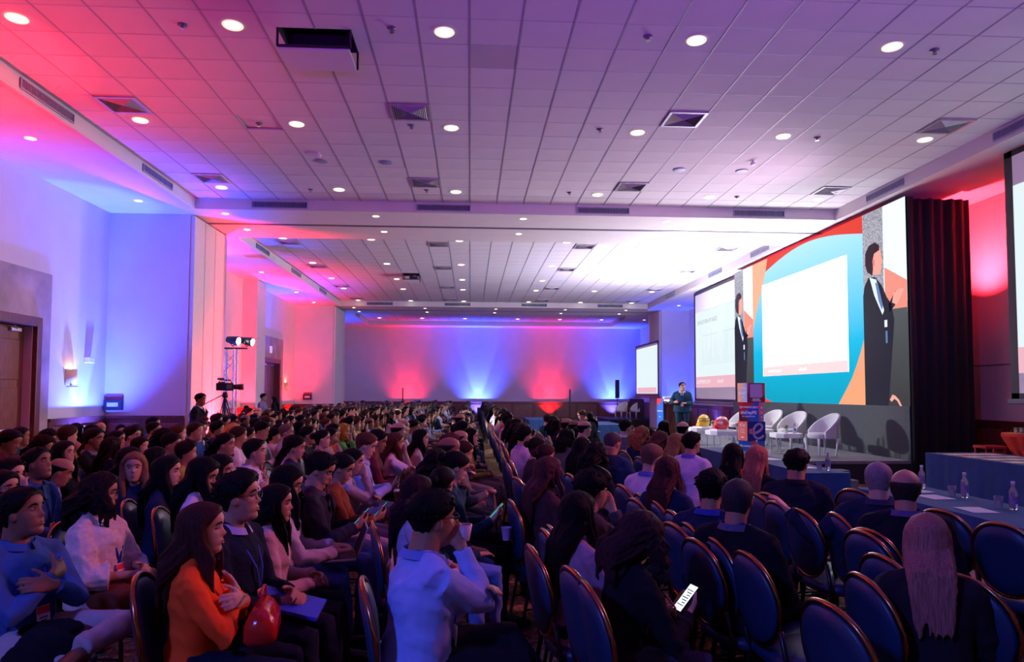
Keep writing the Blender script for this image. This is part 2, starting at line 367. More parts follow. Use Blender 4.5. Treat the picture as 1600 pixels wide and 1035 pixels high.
# square diffusers with louvred rings
M_vent = mat('vent_metal', (0.45, 0.44, 0.46), 0.4, metal=0.4); M_vdark = mat('vent_dark', (0.03, 0.03, 0.04), 0.8)
vb = MB().box(-.27, .27, -.27, .27, -.001, .02).mesh('backing', M_vdark)
vf = MB()
for a in ((-.3, .3, -.3, -.255), (-.3, .3, .255, .3), (-.3, -.255, -.255, .255), (.255, .3, -.255, .255)): vf.box(a[0], a[1], a[2], a[3], -.016, .01)
vfm = vf.mesh('frame', M_vent)
def louvre(q):
    R = [[(a*s, b*s, z) for a, b in ((1, 1), (-1, 1), (-1, -1), (1, -1))] for s, z in ((q, -.004), (q-.012, -.022), (q-.016, -.02), (q-.004, -.002))]
    R.append(R[0]); return MB().rings(R, cap=False).mesh('louvre', M_vent)
LV = [louvre(.25-.028*i) for i in range(9)]
def vent(x, y, label, group):
    t = thing('ceiling_vent', label, 'air vent', (x, y, ZC-.005), 0, group)
    link('backing', vb, t); link('frame', vfm, t)
    for q in LV: link('louvre', q, t)
for y, rn in ((10.72, 'nearer row'), (14.36, 'row near the beam')):
    for x, cn in ((-5.22, 'left end'), (-.945, 'centre left'), (3.325, 'centre right'), (7.6, 'right end')): vent(x, y, 'square louvred air vent in near ceiling, %s, %s' % (rn, cn), 'air vents in the near ceiling')
for y, rn in ((20.4, 'first row'), (24.25, 'second row'), (28.7, 'third row'), (32.45, 'fourth row')):
    for x, cn in ((-5.22, 'left'), (-.945, 'centre left'), (3.325, 'centre right'), (7.6, 'right')): vent(x, y, 'air vent in middle ceiling, %s, %s' % (rn, cn), 'air vents in the middle ceiling')

# long slot diffusers on beam faces and tray sides
M_slot = mat('slot_frame', (0.30, 0.32, 0.42), 0.5)
def slot(x, y, z, ln, rz, label, group):
    t = thing('slot_diffuser', label, 'air vent', (x, y, z), rz, group)
    m = MB(); h = ln/2
    m.box(-h, h, -.02, 0, -.075, -.055); m.box(-h, h, -.02, 0, .055, .075); m.box(-h, -h+.02, -.02, 0, -.055, .055); m.box(h-.02, h, -.02, 0, -.055, .055)
    m.build('frame', M_slot, t); MB().box(-h, h, -.006, .004, -.055, .055).build('backing', M_vdark, t)
    n = int(ln/0.035)
    mb = MB()
    for i in range(n): u = -h+.03+i*(ln-.06)/n; mb.box(u, u+.012, -.016, -.004, -.055, .055)
    tag(mb.build('blade', M_slot, t), kind='stuff')
for x, n in ((-4.28, 'leftmost'), (-.63, 'left of centre'), (3.02, 'right of centre'), (6.68, 'rightmost')):
    slot(x, 7.96+13*TS-.001, 5.94, 1.22, 0, 'long slot vent on first ceiling beam, %s' % n, 'slot vents on the first beam')
    slot(x, trays[1][1]-.001, 5.94, 1.22, 0, 'long slot vent on second ceiling beam, %s' % n, 'slot vents on the second beam')
for y, n in ((10.4, 'nearest the camera'), (14.0, 'beside the blue wall'), (21.0, 'first past the pillar'), (25.0, 'middle of the far bay'), (29.5, 'near the second pillar'), (38.5, 'in the farthest bay')):
    slot(TX0+.01, y, 5.94, 1.3, PI/2, 'slot vent on left ceiling edge, %s' % n, 'slot vents on the left ceiling edge')
for y, n in ((10.2, 'nearest the camera'), (13.9, 'above the video wall end'), (20.2, 'past the first beam'), (24.0, 'above the far screen'), (29.5, 'near the blue pillar'), (39.0, 'in the farthest bay')):
    slot(TX1-.01, y, 5.94, 1.3, -PI/2, 'slot vent on right ceiling edge, %s' % n, 'slot vents on the right ceiling edge')

# sprinklers and round ceiling speakers
spk = MB().lathe([(.055, 0), (.055, -.006), (.02, -.012), (.014, -.03), (.008, -.035)], 12).mesh('body', M_grey, True)
spk2 = MB().lathe([(.03, -.05), (.03, -.054)], 10).tube([(.018, 0, -.02), (.022, 0, -.05)], .004, 5).tube([(-.018, 0, -.02), (-.022, 0, -.05)], .004, 5).mesh('deflector', M_metal, False)
for i, (x, y) in enumerate([(-3.4, 8.3), (-.95, 8.22), (2.12, 8.22), (5.78, 8.32), (-3.41, 11.35), (-.97, 11.27), (2.09, 11.23), (5.8, 11.36), (-3.41, 15.03), (-.95, 14.91), (2.11, 14.89), (5.8, 14.95)]):
    t = thing('sprinkler', 'small fire sprinkler in near ceiling, %s of %s' % (('leftmost', 'second from left', 'third from left', 'rightmost')[i % 4], ('the nearest row', 'the middle row', 'the row by the beam')[i//4]), 'sprinkler', (x, y, ZC), 0, 'sprinkler heads in the near ceiling')
    link('body', spk, t); link('deflector', spk2, t)
cs = MB().lathe([(.12, 0), (.12, -.008), (.10, -.013), (.01, -.016)], 20).mesh('ceiling_speaker', M_slot, True)
for i, (x, y, lb) in enumerate([(-2.8, 13.16, 'left side'), (-1.6, 13.16, 'left of centre'), (3.99, 13.19, 'right of centre'), (5.22, 13.19, 'right side')]):
    tag(link('ceiling_speaker', cs, None, (x, y, ZC)), 'round flat ceiling speaker in near ceiling, %s' % lb, 'ceiling speaker', 'round speakers in the near ceiling')
t = thing('detector', 'small white smoke detector on a short arm, left near ceiling', 'smoke detector', (-2.75, 12.7, ZC))
MB().tube([(-.25, 0, -.01), (0, 0, -.02)], .008, 6).build('arm', M_white, t); MB().lathe([(.02, 0), (.03, -.02), (.055, -.05), (.04, -.07)], 14).build('housing', M_white, t, True)
t = thing('detector', 'small white smoke detector in near ceiling, right side', 'smoke detector', (5.21, 12.62, ZC))
MB().lathe([(.02, 0), (.03, -.02), (.055, -.05), (.04, -.07)], 14).build('housing', M_white, t, True)

# wainscot with raised panels
ti_ = [30]
def wains(p, q, nrm, n, z=1.22):
    """p,q = ends on the wall line, nrm = outward normal"""
    root = tag(bpy.data.objects.new('trim_%d' % ti_[0], None), kind='structure'); C.objects.link(root); ti_[0] += 1
    p = Vector((p[0], p[1], 0)); q = Vector((q[0], q[1], 0)); d = (q-p); ln = d.length; d.normalize(); nv = Vector((nrm[0], nrm[1], 0))
    T = Matrix((d, nv, Vector((0, 0, 1)))).transposed().to_4x4(); T.translation = p
    MB().box(0, ln, 0, .04, 0, z-.06, T).build('backboard', M_wood, root)
    MB().box(0, ln, 0, .075, z-.06, z, T).build('cap_rail', M_wood, root)
    MB().box(0, ln, 0, .06, 0, .14, T).build('skirting', M_wood, root)
    w_ = ln/n
    for i in range(n): bevel(MB().box(i*w_+.1, (i+1)*w_-.1, .03, .062, .26, z-.17, T).build('wainscot_panel', M_wood2, root), .012)
wains((XL, 14.25), (XL, 16.4), (1, 0), 2); wains((XL, 16.4), (-6.42, 16.4), (0, -1), 2); wains((XL, 18.45), (XL, 25.8), (1, 0), 6)
wains((XL, 25.8), (-7.68, 25.8), (0, -1), 1); wains((XL, 31.3), (XL, 33.4), (1, 0), 2); wains((XL, 33.4), (-6.42, 33.4), (0, -1), 2)
wains((XL, 35.75), (XL, 44), (1, 0), 6); wains((XL, YB), (XR, YB), (0, -1), 14); wains((9.3, 33.9), (XR, 33.9), (0, -1), 1)
wains((XR, 4.0), (XR, 33.9), (-1, 0), 22); wains((XR, 35.9), (XR, 44), (-1, 0), 6); wains((XL, -3.9), (XL, 11.1), (1, 0), 12)
# panel joints of the right wall behind the red light
for z in (2.35,): tag(MB().box(XR-.012, XR+.002, 11.0, 16.4, z-.012, z+.012).build('trim_60', M_grey), kind='structure')

# doors in stone surrounds
def door(y0, y1, zt, ys0, ys1, zst, name, k):
    sx = XL
    m = MB(); m.box(sx-.02, sx+.035, ys0, y0-.0, 0, zst); m.box(sx-.02, sx+.035, y1, ys1, 0, zst); m.box(sx-.02, sx+.035, y0, y1, zt, zst)
    r = tag(m.build('trim_%d' % (70+k), M_stone), kind='structure')
    f = tag(bpy.data.objects.new('door_%d' % k, None), kind='structure'); C.objects.link(f)
    m = MB(); m.box(sx-.25, sx+.09, y0, y0+.16, 0, zt); m.box(sx-.25, sx+.09, y1-.16, y1, 0, zt); m.box(sx-.25, sx+.09, y0+.16, y1-.16, zt-.18, zt)
    bevel(m.build('door_frame', M_wood, f), .015)
    ym = (y0+y1)/2
    for a, b in ((y0+.17, ym-.004), (ym+.004, y1-.17)):
        lf = MB().box(sx-.2, sx-.15, a, b, .01, zt-.19).build('door_leaf', M_wood2, f)
        nz = 3; hz = (zt-.5)/nz
        for i in range(nz): bevel(MB().box(sx-.16, sx-.135, a+.14, b-.14, .2+i*hz, .2+(i+1)*hz-.14).build('door_panel', M_wood2, lf), .012)
        MB().box(sx-.15, sx-.09, a+.1, b-.1, 1.02, 1.07).build('push_bar', M_white, lf)
        MB().box(sx-.15, sx-.10, a+.55, b-.15, zt-.29, zt-.23).tube([(sx-.1, a+.7, zt-.24), (sx-.02, a+.5, zt-.2)], .012, 6).build('door_closer', M_metal, lf)
    MB().box(sx-.27, sx-.25, y0, y1, 0, zt).build('threshold_back', M_black, f)
    return f
door(11.55, 13.88, 3.15, 11.1, 14.22, 4.03, 'near', 1); door(28.2, 30.8, 3.15, 27.8, 31.3, 4.03, 'far', 2)
M_sign = mat('sign_white', (0.8, 0.8, 0.82), 0.4, emit=(.9, .9, 1), es=.25); M_ink = mat('sign_green', (0.02, 0.12, 0.05), 0.5)
t = thing('exit_sign', 'white wall sign above the near left door', 'sign', (XL+.035, 12.3, 3.42)); MB().box(0, .02, -.17, .17, -.12, .12).build('plate', M_sign, t)
MB().prism([(-.08, -.05), (.02, -.05), (.02, -.09), (.1, 0), (.02, .09), (.02, .05), (-.08, .05)], .02, .023, 'x').build('arrow', M_ink, t)
t = thing('exit_sign', 'small white wall sign above the far left door', 'sign', (XL+.035, 29.4, 3.5)); MB().box(0, .02, -.14, .14, -.14, .14).build('plate', M_sign, t)

# wall sconces
M_shade = mat('sconce_shade', (0.55, 0.36, 0.2), 0.6, emit=(1.0, 0.5, 0.2), es=0.12)
def sconce(y, z, label):
    t = thing('wall_sconce', label, 'wall lamp', (XL, y, z))
    R = [[(0.13*math.cos(a), .16*math.sin(a), h) for a in [PI*i/12-PI/2 for i in range(13)]] for h in (-.14, .19)]
    m = MB(); n = 13; m.add(R[0]+R[1], [(i, i+1, n+i+1, n+i) for i in range(n-1)]); o = m.build('shade', M_shade, t, True)
    sm = o.modifiers.new('solid', 'SOLIDIFY'); sm.thickness = .006
    MB().box(0, .02, -.07, .07, -.12, .12).build('back_plate', M_metal, t); MB().ell((.06, 0, .05), (.03, .03, .05)).build('bulb', glow('bulb_glow', (1, .62, .3), 6), t, True)
    d = bpy.data.lights.new('sconce_light', 'POINT'); d.color = (1, .55, .25); d.energy = 9; d.shadow_soft_size = .03
    lo = bpy.data.objects.new('sconce_light', d); C.objects.link(lo); lo.parent = t; lo.location = (.07, 0, .12)
    MB().box(.02, .12, -.12, .12, -.17, -.145).build('trim', M_metal, t)
sconce(14.98, 2.02, 'warm half round wall sconce beside the near left door'); sconce(31.9, 2.0, 'warm half round wall sconce beside the far left door')
t = thing('wall_box', 'small white box on the blue lit wall', 'wall box', (XL, 15.62, 2.43)); bevel(MB().box(0, .1, -.12, .12, -.06, .06).build('housing', M_white, t), .01)
# equipment panels on pillar faces
M_pan = mat('panel_label', (0.5, 0.5, 0.6), 0.5)
for x, y, z, lb in ((-7.98, 16.4, 1.47, 'black wall panel on the blue lit pillar'), (-7.55, 33.4, 1.55, 'black wall panel on the far red lit pillar')):
    t = thing('wall_panel', lb, 'wall panel', (x, y, z)); bevel(MB().box(-.2, .2, -.09, 0, -.13, .1).build('box', M_black, t), .01); MB().box(-.12, .12, -.094, -.09, -.05, .04).build('display', M_pan, t)
    MB().box(-.19, .19, -.03, 0, .1, .2).build('top_plate', mat('plate_red', (.3, .05, .06)), t)
tag(MB().box(-.04, .04, -.012, 0, -.07, .07).build('wall_switch', M_white, None, loc=(-8.1, 16.4, 1.5)), 'small white switch in the corner beside the black wall panel', 'switch')

# uplights: small floor cans whose own spot washes the wall and ceiling
M_can = M_black
canm = MB().lathe([(.075, 0), (.095, .02), (.1, .16), (.105, .17), (.095, .175)], 16).mesh('can', M_can, True)
RED, BLU = (1.0, 0.015, 0.03), (0.03, 0.07, 1.0)
UPK = 1.25
def uplight(x, y, col, nrm, watt, label, wide=60, z=0.0, halo=1.0, lean=0.0):
    t = thing('uplight', label, 'uplight', (x, y, z), 0, 'coloured uplights along the walls')
    link('can', canm, t); MB().lathe([(.09, .168), (.07, .172), (.01, .174)], 16).build('lens', glow('uplight_lens', tuple(min(1, c+.05) for c in col), 6), t, True)
    if z > 1: MB().tube([(0, 0, -z), (0, 0, 0)], .02, 8).lathe([(.25, -z), (.25, -z+.02), (.03, -z+.05)], 14).build('pole', M_black, t)
    for sz, e, bl, tilt in (((34, 1.0, .45, 5.0-lean), (96, 1.3*halo, 1.0, 10.0-lean)) if z < 1 else ((120, 1.0, 1.0, 12.0),)):
        d = bpy.data.lights.new('uplight_beam', 'SPOT'); d.color = col; d.energy = watt*e*UPK; d.spot_size = math.radians(sz); d.spot_blend = bl; d.shadow_soft_size = .05
        o = bpy.data.objects.new('uplight_beam', d); C.objects.link(o); o.parent = t; o.location = (0, 0, .2)
        v = Vector((-nrm[0]*math.tan(math.radians(tilt)), -nrm[1]*math.tan(math.radians(tilt)), 1)); o.rotation_euler = v.to_track_quat('-Z', 'Y').to_euler()
UP = [(-7.8, 15.35, BLU, (1, 0), 3800, 'blue uplight washing the near left wall', 60, 0, 1.0), (-7.7, 9.0, RED, (1, 0), 3000, 'red uplight washing the nearest left wall', 60, 0, .45, 14),
 (-6.0, 17.7, RED, (1, 0), 2400, 'red uplight at the first left pillar'), (-7.75, 20.4, BLU, (1, 0), 1800, 'blue uplight behind the first left pillar'),
 (-7.8, 25.3, RED, (0, -1), 1700, 'red uplight at the middle left pillar'), (-7.75, 28.2, BLU, (1, 0), 2200, 'blue uplight beside the far left door'),
 (-7.7, 32.2, RED, (1, 0), 900, 'red uplight in the corner beyond the far left door'), (-7.7, 38.6, BLU, (1, 0), 1500, 'blue uplight on the farthest left wall'),
 (-3.85, 43.5, RED, (0, -1), 800, 'red uplight on the back wall left of centre'), (.47, 43.5, BLU, (0, -1), 3600, 'blue uplight at the middle of the back wall'),
 (4.95, 43.5, RED, (0, -1), 900, 'red uplight on the back wall right of centre'), (8.9, 43.5, BLU, (0, -1), 3200, 'blue uplight at the right end of the back wall'),
 (9.95, 33.45, BLU, (0, -1), 900, 'blue uplight at the right far pillar'), (10.3, 30.0, BLU, (-1, 0), 500, 'blue uplight below the far projector screen'),
 (10.2, 38.0, RED, (-1, 0), 600, 'red uplight behind the right far pillar'), (9.5, 19.4, RED, (-1, 0), 1500, 'red uplight behind the video wall'),
 (9.88, 13.9, RED, (-1, 0), 4600, 'red uplight on a pole behind the video wall drape', 60, 3.3)]
for u in UP: uplight(*u)
# ================================================================== stage, video wall, screens
SZ = 0.45
M_stage = mat('stage_carpet', (0.17, 0.17, 0.20), 0.85, var=0.1, scale=30, bump=0.2)
M_fascia = mat('stage_fascia', (0.012, 0.012, 0.016), 0.8)
t = thing('stage', 'low grey carpeted stage with black front under the video wall', 'stage', (0, 0, 0))
MB().box(4.95, 8.6, 13.4, 25.0, SZ-.06, SZ).build('deck', M_stage, t)
MB().box(4.98, 5.0, 13.42, 25.0, 0, SZ-.06).box(4.98, 8.6, 13.42, 13.44, 0, SZ-.06).build('fascia', M_fascia, t)
for i in range(2):
    tag(MB().box(5.9, 7.2, 13.4-.3*(2-i), 13.4-.3*(1-i), 0 if True else 0, .15*(i+1)).build('stage_step', M_stage), 'grey carpeted step at the near end of the stage, %s' % ('lower', 'upper')[i], 'step')

# video wall
LX = 8.65; LY0, LY1, LZ0, LZ1 = 13.45, 22.6, 1.51, 5.70
def em(name, col, s=1.0):
    m = glow(name, col, s); P = m.node_tree.nodes['Principled BSDF']; P.inputs['Roughness'].default_value = .9; P.inputs['Specular IOR Level'].default_value = .1; return m
def grad_em(name, stops, s, z0=LZ0, z1=LZ1):
    m, N, L, P = nt(name); P.inputs['Base Color'].default_value = (0, 0, 0, 1); P.inputs['Roughness'].default_value = .9; P.inputs['Specular IOR Level'].default_value = .1
    tc = N.new('ShaderNodeTexCoord'); sp = N.new('ShaderNodeSeparateXYZ'); L.new(tc.outputs['Object'], sp.inputs[0])
    mr = N.new('ShaderNodeMapRange'); mr.inputs[1].default_value = z0; mr.inputs[2].default_value = z1; L.new(sp.outputs[2], mr.inputs[0])
    cr = N.new('ShaderNodeValToRGB'); L.new(mr.outputs[0], cr.inputs[0]); e = cr.color_ramp.elements
    e[0].position = stops[0][0]; e[0].color = stops[0][1]+(1,); e[1].position = stops[-1][0]; e[1].color = stops[-1][1]+(1,)
    for p_, c_ in stops[1:-1]: x = e.new(p_); x.color = c_+(1,)
    L.new(cr.outputs[0], P.inputs['Emission Color']); P.inputs['Emission Strength'].default_value = s; return m
led = thing('video_wall', 'huge wide LED video wall behind the stage showing a white slide on blue', 'video wall')
def flat(pts, x, name, m, parent): return MB().prism(pts[::-1], x, x+.004, 'x').build(name, m, parent)
MB().box(LX, LX+.16, LY0, LY1, LZ0, LZ1).build('cabinet', M_black, led)
MB().box(LX-.02, LX+.1, LY0, LY1+.2, 0, LZ0).build('black_base_panel', mat('base_panel', (.035, .045, .05), .6), led)
# side drape with folds
R = []; n = 60; pts = []
for i in range(n+1):
    u = i/n; pts.append((LX+.0+u*1.30, LY0-.03-.035*math.sin(u*38)-.02*math.sin(u*17+1)))
mb = MB(); mb.add([(x, y, 0.02) for x, y in pts]+[(x, y, LZ1-.05) for x, y in pts], [(i, i+1, n+2+i, n+1+i) for i in range(n)])
o = mb.build('side_drape', M_blackcloth, led, True); o.modifiers.new('s', 'SOLIDIFY').thickness = .01
MB().box(LX+.02, LX+1.16, LY0+.02, LY0+.06, LZ1-.12, LZ1-.05).box(LX+1.1, LX+1.16, LY0+.02, LY0+.06, 0, LZ1-.1).build('drape_frame', M_black, led)
MB().box(LX+1.12, LX+1.17, LY0, LY1, 0, LZ1-.05).build('rear_drape', M_blackcloth, led)
E_teal = grad_em('screen_blue', [(0, (0.0, .33, .50)), (.35, (0.0, .47, .78)), (.7, (.22, .66, 1.0)), (1, (.46, .80, 1.0))], 1.15)
x = LX-.004
flat([(15.0, LZ0), (21.1, LZ0), (21.1, LZ1), (15.0, LZ1)], x, 'screen_background', E_teal, led)
arc = [(15.0+t_*6.1, 5.30+.36*math.sin(PI*min(1, t_*1.15))) for t_ in [i/16 for i in range(15)]]
flat([(15.0, LZ1)]+[(15.0, 5.30)]+arc[1:]+[(arc[-1][0]+.05, LZ1)], x-.004, 'red_shape', em('screen_red', (.85, .05, .025)), led)
cv = [(14.99, 3.0), (15.12, 2.75), (15.3, 2.45), (15.55, 2.1), (15.8, 1.85), (16.15, 1.51), (15.0, 1.51)]
flat(cv, x-.008, 'peach_shape', em('screen_peach', (1.0, .40, .20)), led)
flat([(21.1, 3.7), (20.85, 4.2), (20.5, 4.75), (20.2, 5.2), (20.0, 5.7), (21.1, 5.7)], x-.008, 'peach_shape', em('screen_peach_light', (1.0, .50, .30)), led)
flat([(19.8, 1.51), (20.3, 1.62), (20.9, 1.62), (21.1, 1.51)], x-.008, 'red_shape', em('screen_red2', (.85, .05, .025)), led)
flat([(15.66, 2.26), (20.39, 2.26), (20.39, 4.96), (15.66, 4.96)], x-.012, 'slide', em('slide_white', (1, 1, 1), 3.6), led)
flat([(15.68, 2.26), (20.37, 2.26), (20.37, 2.53), (15.68, 2.53)], x-.016, 'slide_footer', em('slide_pink', (1, .72, .74), 1.05), led)
MW = em('slide_text', (1, .98, .98), 1.3)
RX = (PI/2, 0, -PI/2)
text('slide_text', 'eCOMMERCE DAY', .11, MW, led, (x-.018, 19.6, 2.39), RX); text('slide_text', '#eDayPE', .12, MW, led, (x-.018, 17.9, 2.39), RX)
def feed(y0, y1, nm):
    """the live camera picture: the speaker in profile"""
    W = y0-y1; H = LZ1-LZ0
    def U(u, v): return (y0+(y1-y0)*u, LZ0+H*v)
    def P_(pts, m, lay, name): flat([U(*p) for p in pts] if (y1-y0) > 0 else [U(*p) for p in pts][::-1], x-.003*lay, name, m, grp)
    grp = tag(MB().box(LX-.002, LX, min(y0, y1), max(y0, y1), LZ0, LZ1).build(nm, E_fd, led))
    P_([(0, .47), (.52, .47), (.52, 1), (0, 1)], E_spk, 1, 'speckled_wall')
    P_([(.5, .5), (1, .5), (1, 1), (.5, 1)], E_fw, 2, 'bright_wall')
    P_([(.52, .69), (1, .60), (1, .45), (.52, .45)], E_fs, 3, 'salmon_shape')
    P_([(0, 0), (1, 0), (1, .47), (.62, .475), (0, .44)], E_fd, 4, 'dark_foreground')
    P_([(0.0, 0), (.55, 0), (.72, .42), (.66, .50), (.56, .54), (.46, .60), (.30, .655), (.14, .66), (.04, .62), (0.0, .57)], E_fk, 5, 'suit')
    P_([(.62, .46), (.74, .49), (.82, .53), (.76, .56), (.60, .50)], E_fk, 5, 'sleeve')
    P_([(.17, .66), (.33, .64), (.50, .475), (.46, .455), (.28, .56)], E_sh, 6, 'shirt')
    P_([(.31, .625), (.37, .62), (.48, .50), (.45, .48), (.38, .53)], E_tie, 7, 'tie')
    P_([(.25, .67), (.42, .66), (.47, .685), (.46, .705), (.50, .725), (.46, .755), (.45, .79), (.36, .815), (.22, .80), (.22, .72)], E_fc, 8, 'face')
    P_([(.13, .69), (.25, .665), (.27, .70), (.26, .74), (.30, .775), (.43, .785), (.42, .81), (.32, .832), (.18, .825), (.09, .79), (.08, .73)], E_hr, 9, 'hair')
    P_([(.27, .71), (.31, .715), (.31, .745), (.275, .745)], E_ear, 10, 'ear')
    P_([(.70, .505), (.80, .49), (.88, .52), (.97, .56), (.88, .565), (.82, .56), (.74, .55)], E_fc, 11, 'hand')
    P_([(.52, .39), (.58, .39), (.58, .425), (.52, .425)], E_sh, 11, 'cuff'); P_([(.54, .31), (.58, .31), (.58, .37), (.54, .37)], E_tie, 11, 'pocket_detail')
    P_([(.60, .03), (.66, .055), (.72, .05), (.80, .03), (.86, 0), (.82, 0), (.76, .025), (.70, .035), (.64, .02)], E_fc, 11, 'hand')
E_fd = grad_em('feed_dark', [(0, (.05, .05, .055)), (.3, (.075, .08, .09)), (.5, (.10, .11, .12))], 1.0); E_fk = em('feed_suit', (.006, .008, .02), 1.0)
m_, N, L, P = nt('feed_speckle'); P.inputs['Base Color'].default_value = (0, 0, 0, 1); tc = N.new('ShaderNodeTexCoord'); nz = N.new('ShaderNodeTexNoise'); nz.inputs['Scale'].default_value = 22
L.new(tc.outputs['Object'], nz.inputs[0]); cr = N.new('ShaderNodeValToRGB'); cr.color_ramp.elements[0].position = .35; cr.color_ramp.elements[0].color = (.20, .20, .26, 1); cr.color_ramp.elements[1].position = .65; cr.color_ramp.elements[1].color = (.50, .50, .55, 1)
L.new(nz.outputs[0], cr.inputs[0]); L.new(cr.outputs[0], P.inputs['Emission Color']); P.inputs['Emission Strength'].default_value = 1; E_spk = m_
E_fw = em('feed_bright', (.82, .97, 1.0), 1.15); E_fs = em('feed_salmon', (1, .33, .25), .95); E_sh = em('feed_shirt', (.75, .85, 1), 1.1)
E_tie = em('feed_tie', (.12, .22, .5), 1); E_fc = em('feed_skin', (.95, .42, .34), 1.0); E_hr = em('feed_hair', (.03, .008, .02), 1); E_ear = em('feed_ear', (.75, .25, .2), 1)
feed(15.0, LY0, 'camera_picture'); feed(LY1, 21.1, 'camera_picture')

# projector screens hanging from the low ceiling
def pscreen(y0, y1, z0, z1, img, label, name='projector_screen', X=8.95, title=None, foot=True):
    t = thing(name, label, 'screen', (X, (y0+y1)/2, 0)); h = (y1-y0)/2; X = 0
    MB().box(0, .02, -h, h, z0, z1).build('cloth', M_scr, t)
    mb = MB(); b = .16
    mb.box(-.004, .024, -h-.01, -h+b, z0, z1); mb.box(-.004, .024, h-b, h+.01, z0, z1); mb.box(-.004, .024, -h, h, z1-.1, z1); mb.box(-.004, .024, -h, h, z0, z0+.09)
    mb.build('black_border', M_black, t)
    bevel(MB().box(-.04, .05, -h-.06, h+.06, z0-.09, z0).build('weight_bar', M_grey, t), .015)
    i0, i1 = img
    MB().box(-.006, -.001, -h+b+.01, h-b-.01, i0, i1).build('projected_slide', E_proj, t)
    if foot:
        MB().box(-.008, -.0055, -h+b+.01, h-b-.01, i0, i0+.42).build('slide_footer', E_pfoot, t)
        text('footer_text', 'eCOMMERCE DAY', .2, E_ptxt, t, (-.01, h-1.1, i0+.22), RX); text('footer_text', '#eDayPE', .17, E_ptxt, t, (-.01, 0, i0+.22), RX); text('footer_text', 'eIC', .26, E_ptxt, t, (-.01, -h+.7, i0+.22), RX)
        if title: text('slide_title', title, .22, E_pink, t, (-.01, h-.45, i1-.45), RX, 'LEFT')
        # faint charts
        rr = random.Random(int(y0*10)); mb = MB()
        for c0 in (h-1.0, -.2):
            for k in range(14):
                yy = c0-k*.14; hh = .12+rr.random()*1.2; mb.box(-.0075, -.0055, yy-.035, yy, i0+.9, i0+.9+hh)
            mb.box(-.0075, -.0055, c0-2.0, c0+.05, i0+.87, i0+.885); mb.box(-.0075, -.0055, c0-1.7, c0, i1-1.0, i1-.965)
        tag(mb.build('chart', E_pfaint, t), kind='stuff')
    return t
M_scr = mat('screen_cloth', (.72, .70, .70), .7, var=.01, emit=(.75, .72, .8), es=.10)
E_proj = em('projection', (.80, .93, .95), 1.0); E_pfoot = em('projection_pink', (.95, .52, .62), .92); E_ptxt = em('projection_text', (.93, .9, .93), 1.0)
E_pink = em('projection_title', (.42, .46, .55), .9); E_pfaint = em('projection_chart', (.70, .84, .88), .98)
pscreen(21.9, 27.75, 1.46, 5.74, (1.98, 4.95), 'white projector screen left of the video wall showing faint charts', title='EVOLUTION OF SALES')
pscreen(5.3, 11.2, 1.68, 5.8, (2.1, 5.2), 'white projector screen cut off by the right picture edge', title='CRECIMIENTO')
pscreen(33.2, 37.8, 1.62, 4.3, (1.75, 4.1), 'far projector screen glowing white beyond the right pillar', foot=False)
MB().box(-.009, -.006, -1.9, 1.9, 1.78, 2.05).build('slide_footer', E_pfoot, bpy.data.objects['projector_screen.002'])

# podium platform beneath far screen, with white tub chairs
tag(bevel(MB().box(7.2, 10.4, 34.5-.0+1.6, 40.5, 0, .4).build('platform', M_blackcloth), .01), 'low dark platform in the far right corner', 'platform')
tag(MB().box(8.9, 8.95, 36.1, 39.2, .4, 1.45).build('drape', M_blackcloth), 'dark blue drape below the far projector screen', 'drape')

# tub armchairs
M_uph = mat('white_upholstery', (.66, .66, .66), .75, bump=.2, bscale=200, var=.03); M_uphb = mat('grey_outer_shell', (.52, .50, .52), .6, var=.03)
def tub_meshes():
    # faces +X; curved shell back sweeping down to the front arms
    n, k = 28, 8; outer, inner = [], []
    def top(a): c = max(0, math.cos(a*.78)); return .46+.36*(c**1.1)
    for j in range(n+1):
        a = -1.95+3.9*j/n; T = top(a)
        for (rr_, L_) in ((.315, outer), (.265, inner)):
            col = []
            for i in range(k+1):
                z = .34+(T-.34)*i/k; q = rr_+(.05*(z-.34)/.45 if rr_ > .3 else .05*(z-.34)/.45)
                col.append((-q*math.cos(a)*1.02-.0, q*math.sin(a), z))
            L_.append(col)
    mb = MB(); V = []
    for c in outer: V += c
    for c in inner: V += c
    K = k+1; off = (n+1)*K; F = []
    for j in range(n):
        for i in range(k):
            a, b = j*K+i, (j+1)*K+i
            F.append((a, a+1, b+1, b)); F.append((off+a, off+b, off+b+1, off+a+1))
        a, b = j*K+k, (j+1)*K+k; F.append((a, off+a, off+b, b)); a, b = j*K, (j+1)*K; F.append((a, b, off+b, off+a))
    for j in (0, n):
        for i in range(k): a = j*K+i; F.append((a, off+a, off+a+1, a+1) if j == 0 else (a, a+1, off+a+1, off+a))
    mb.add(V, F); shell = mb.mesh('shell', M_uph, True)
    seat = MB().prism([(.28*math.cos(t_)*(1.05 if math.cos(t_) > 0 else 1), .27*math.sin(t_)) for t_ in [2*PI*i/24 for i in range(24)]], .33, .44).mesh('seat', M_uph)
    leg = MB().tube([(0, 0, .34), (0, 0, 0)], [.028, .014], 10).mesh('leg', M_white, True)
    return shell, seat, leg
TUB = tub_meshes()
def tub(x, y, z, rz, label, group, s=1.0):
    t = thing('armchair', label, 'chair', (x, y, z+.012), rz, group); t.scale = (s*.98, s*.98, s*1.08)
    link('backrest', TUB[0], t); link('seat', TUB[1], t).modifiers.new('b', 'BEVEL').width = .03
    for a, b in ((.2, .2), (.2, -.2), (-.2, .19), (-.2, -.19)): link('leg', TUB[2], t, (a, b, 0)).rotation_euler = (-b*.5, a*.5, 0)
A = PI+.25
tub(7.35, 14.45, SZ, A-.1, 'rightmost white tub armchair on the stage, its back lit red', 'white armchairs on the stage')
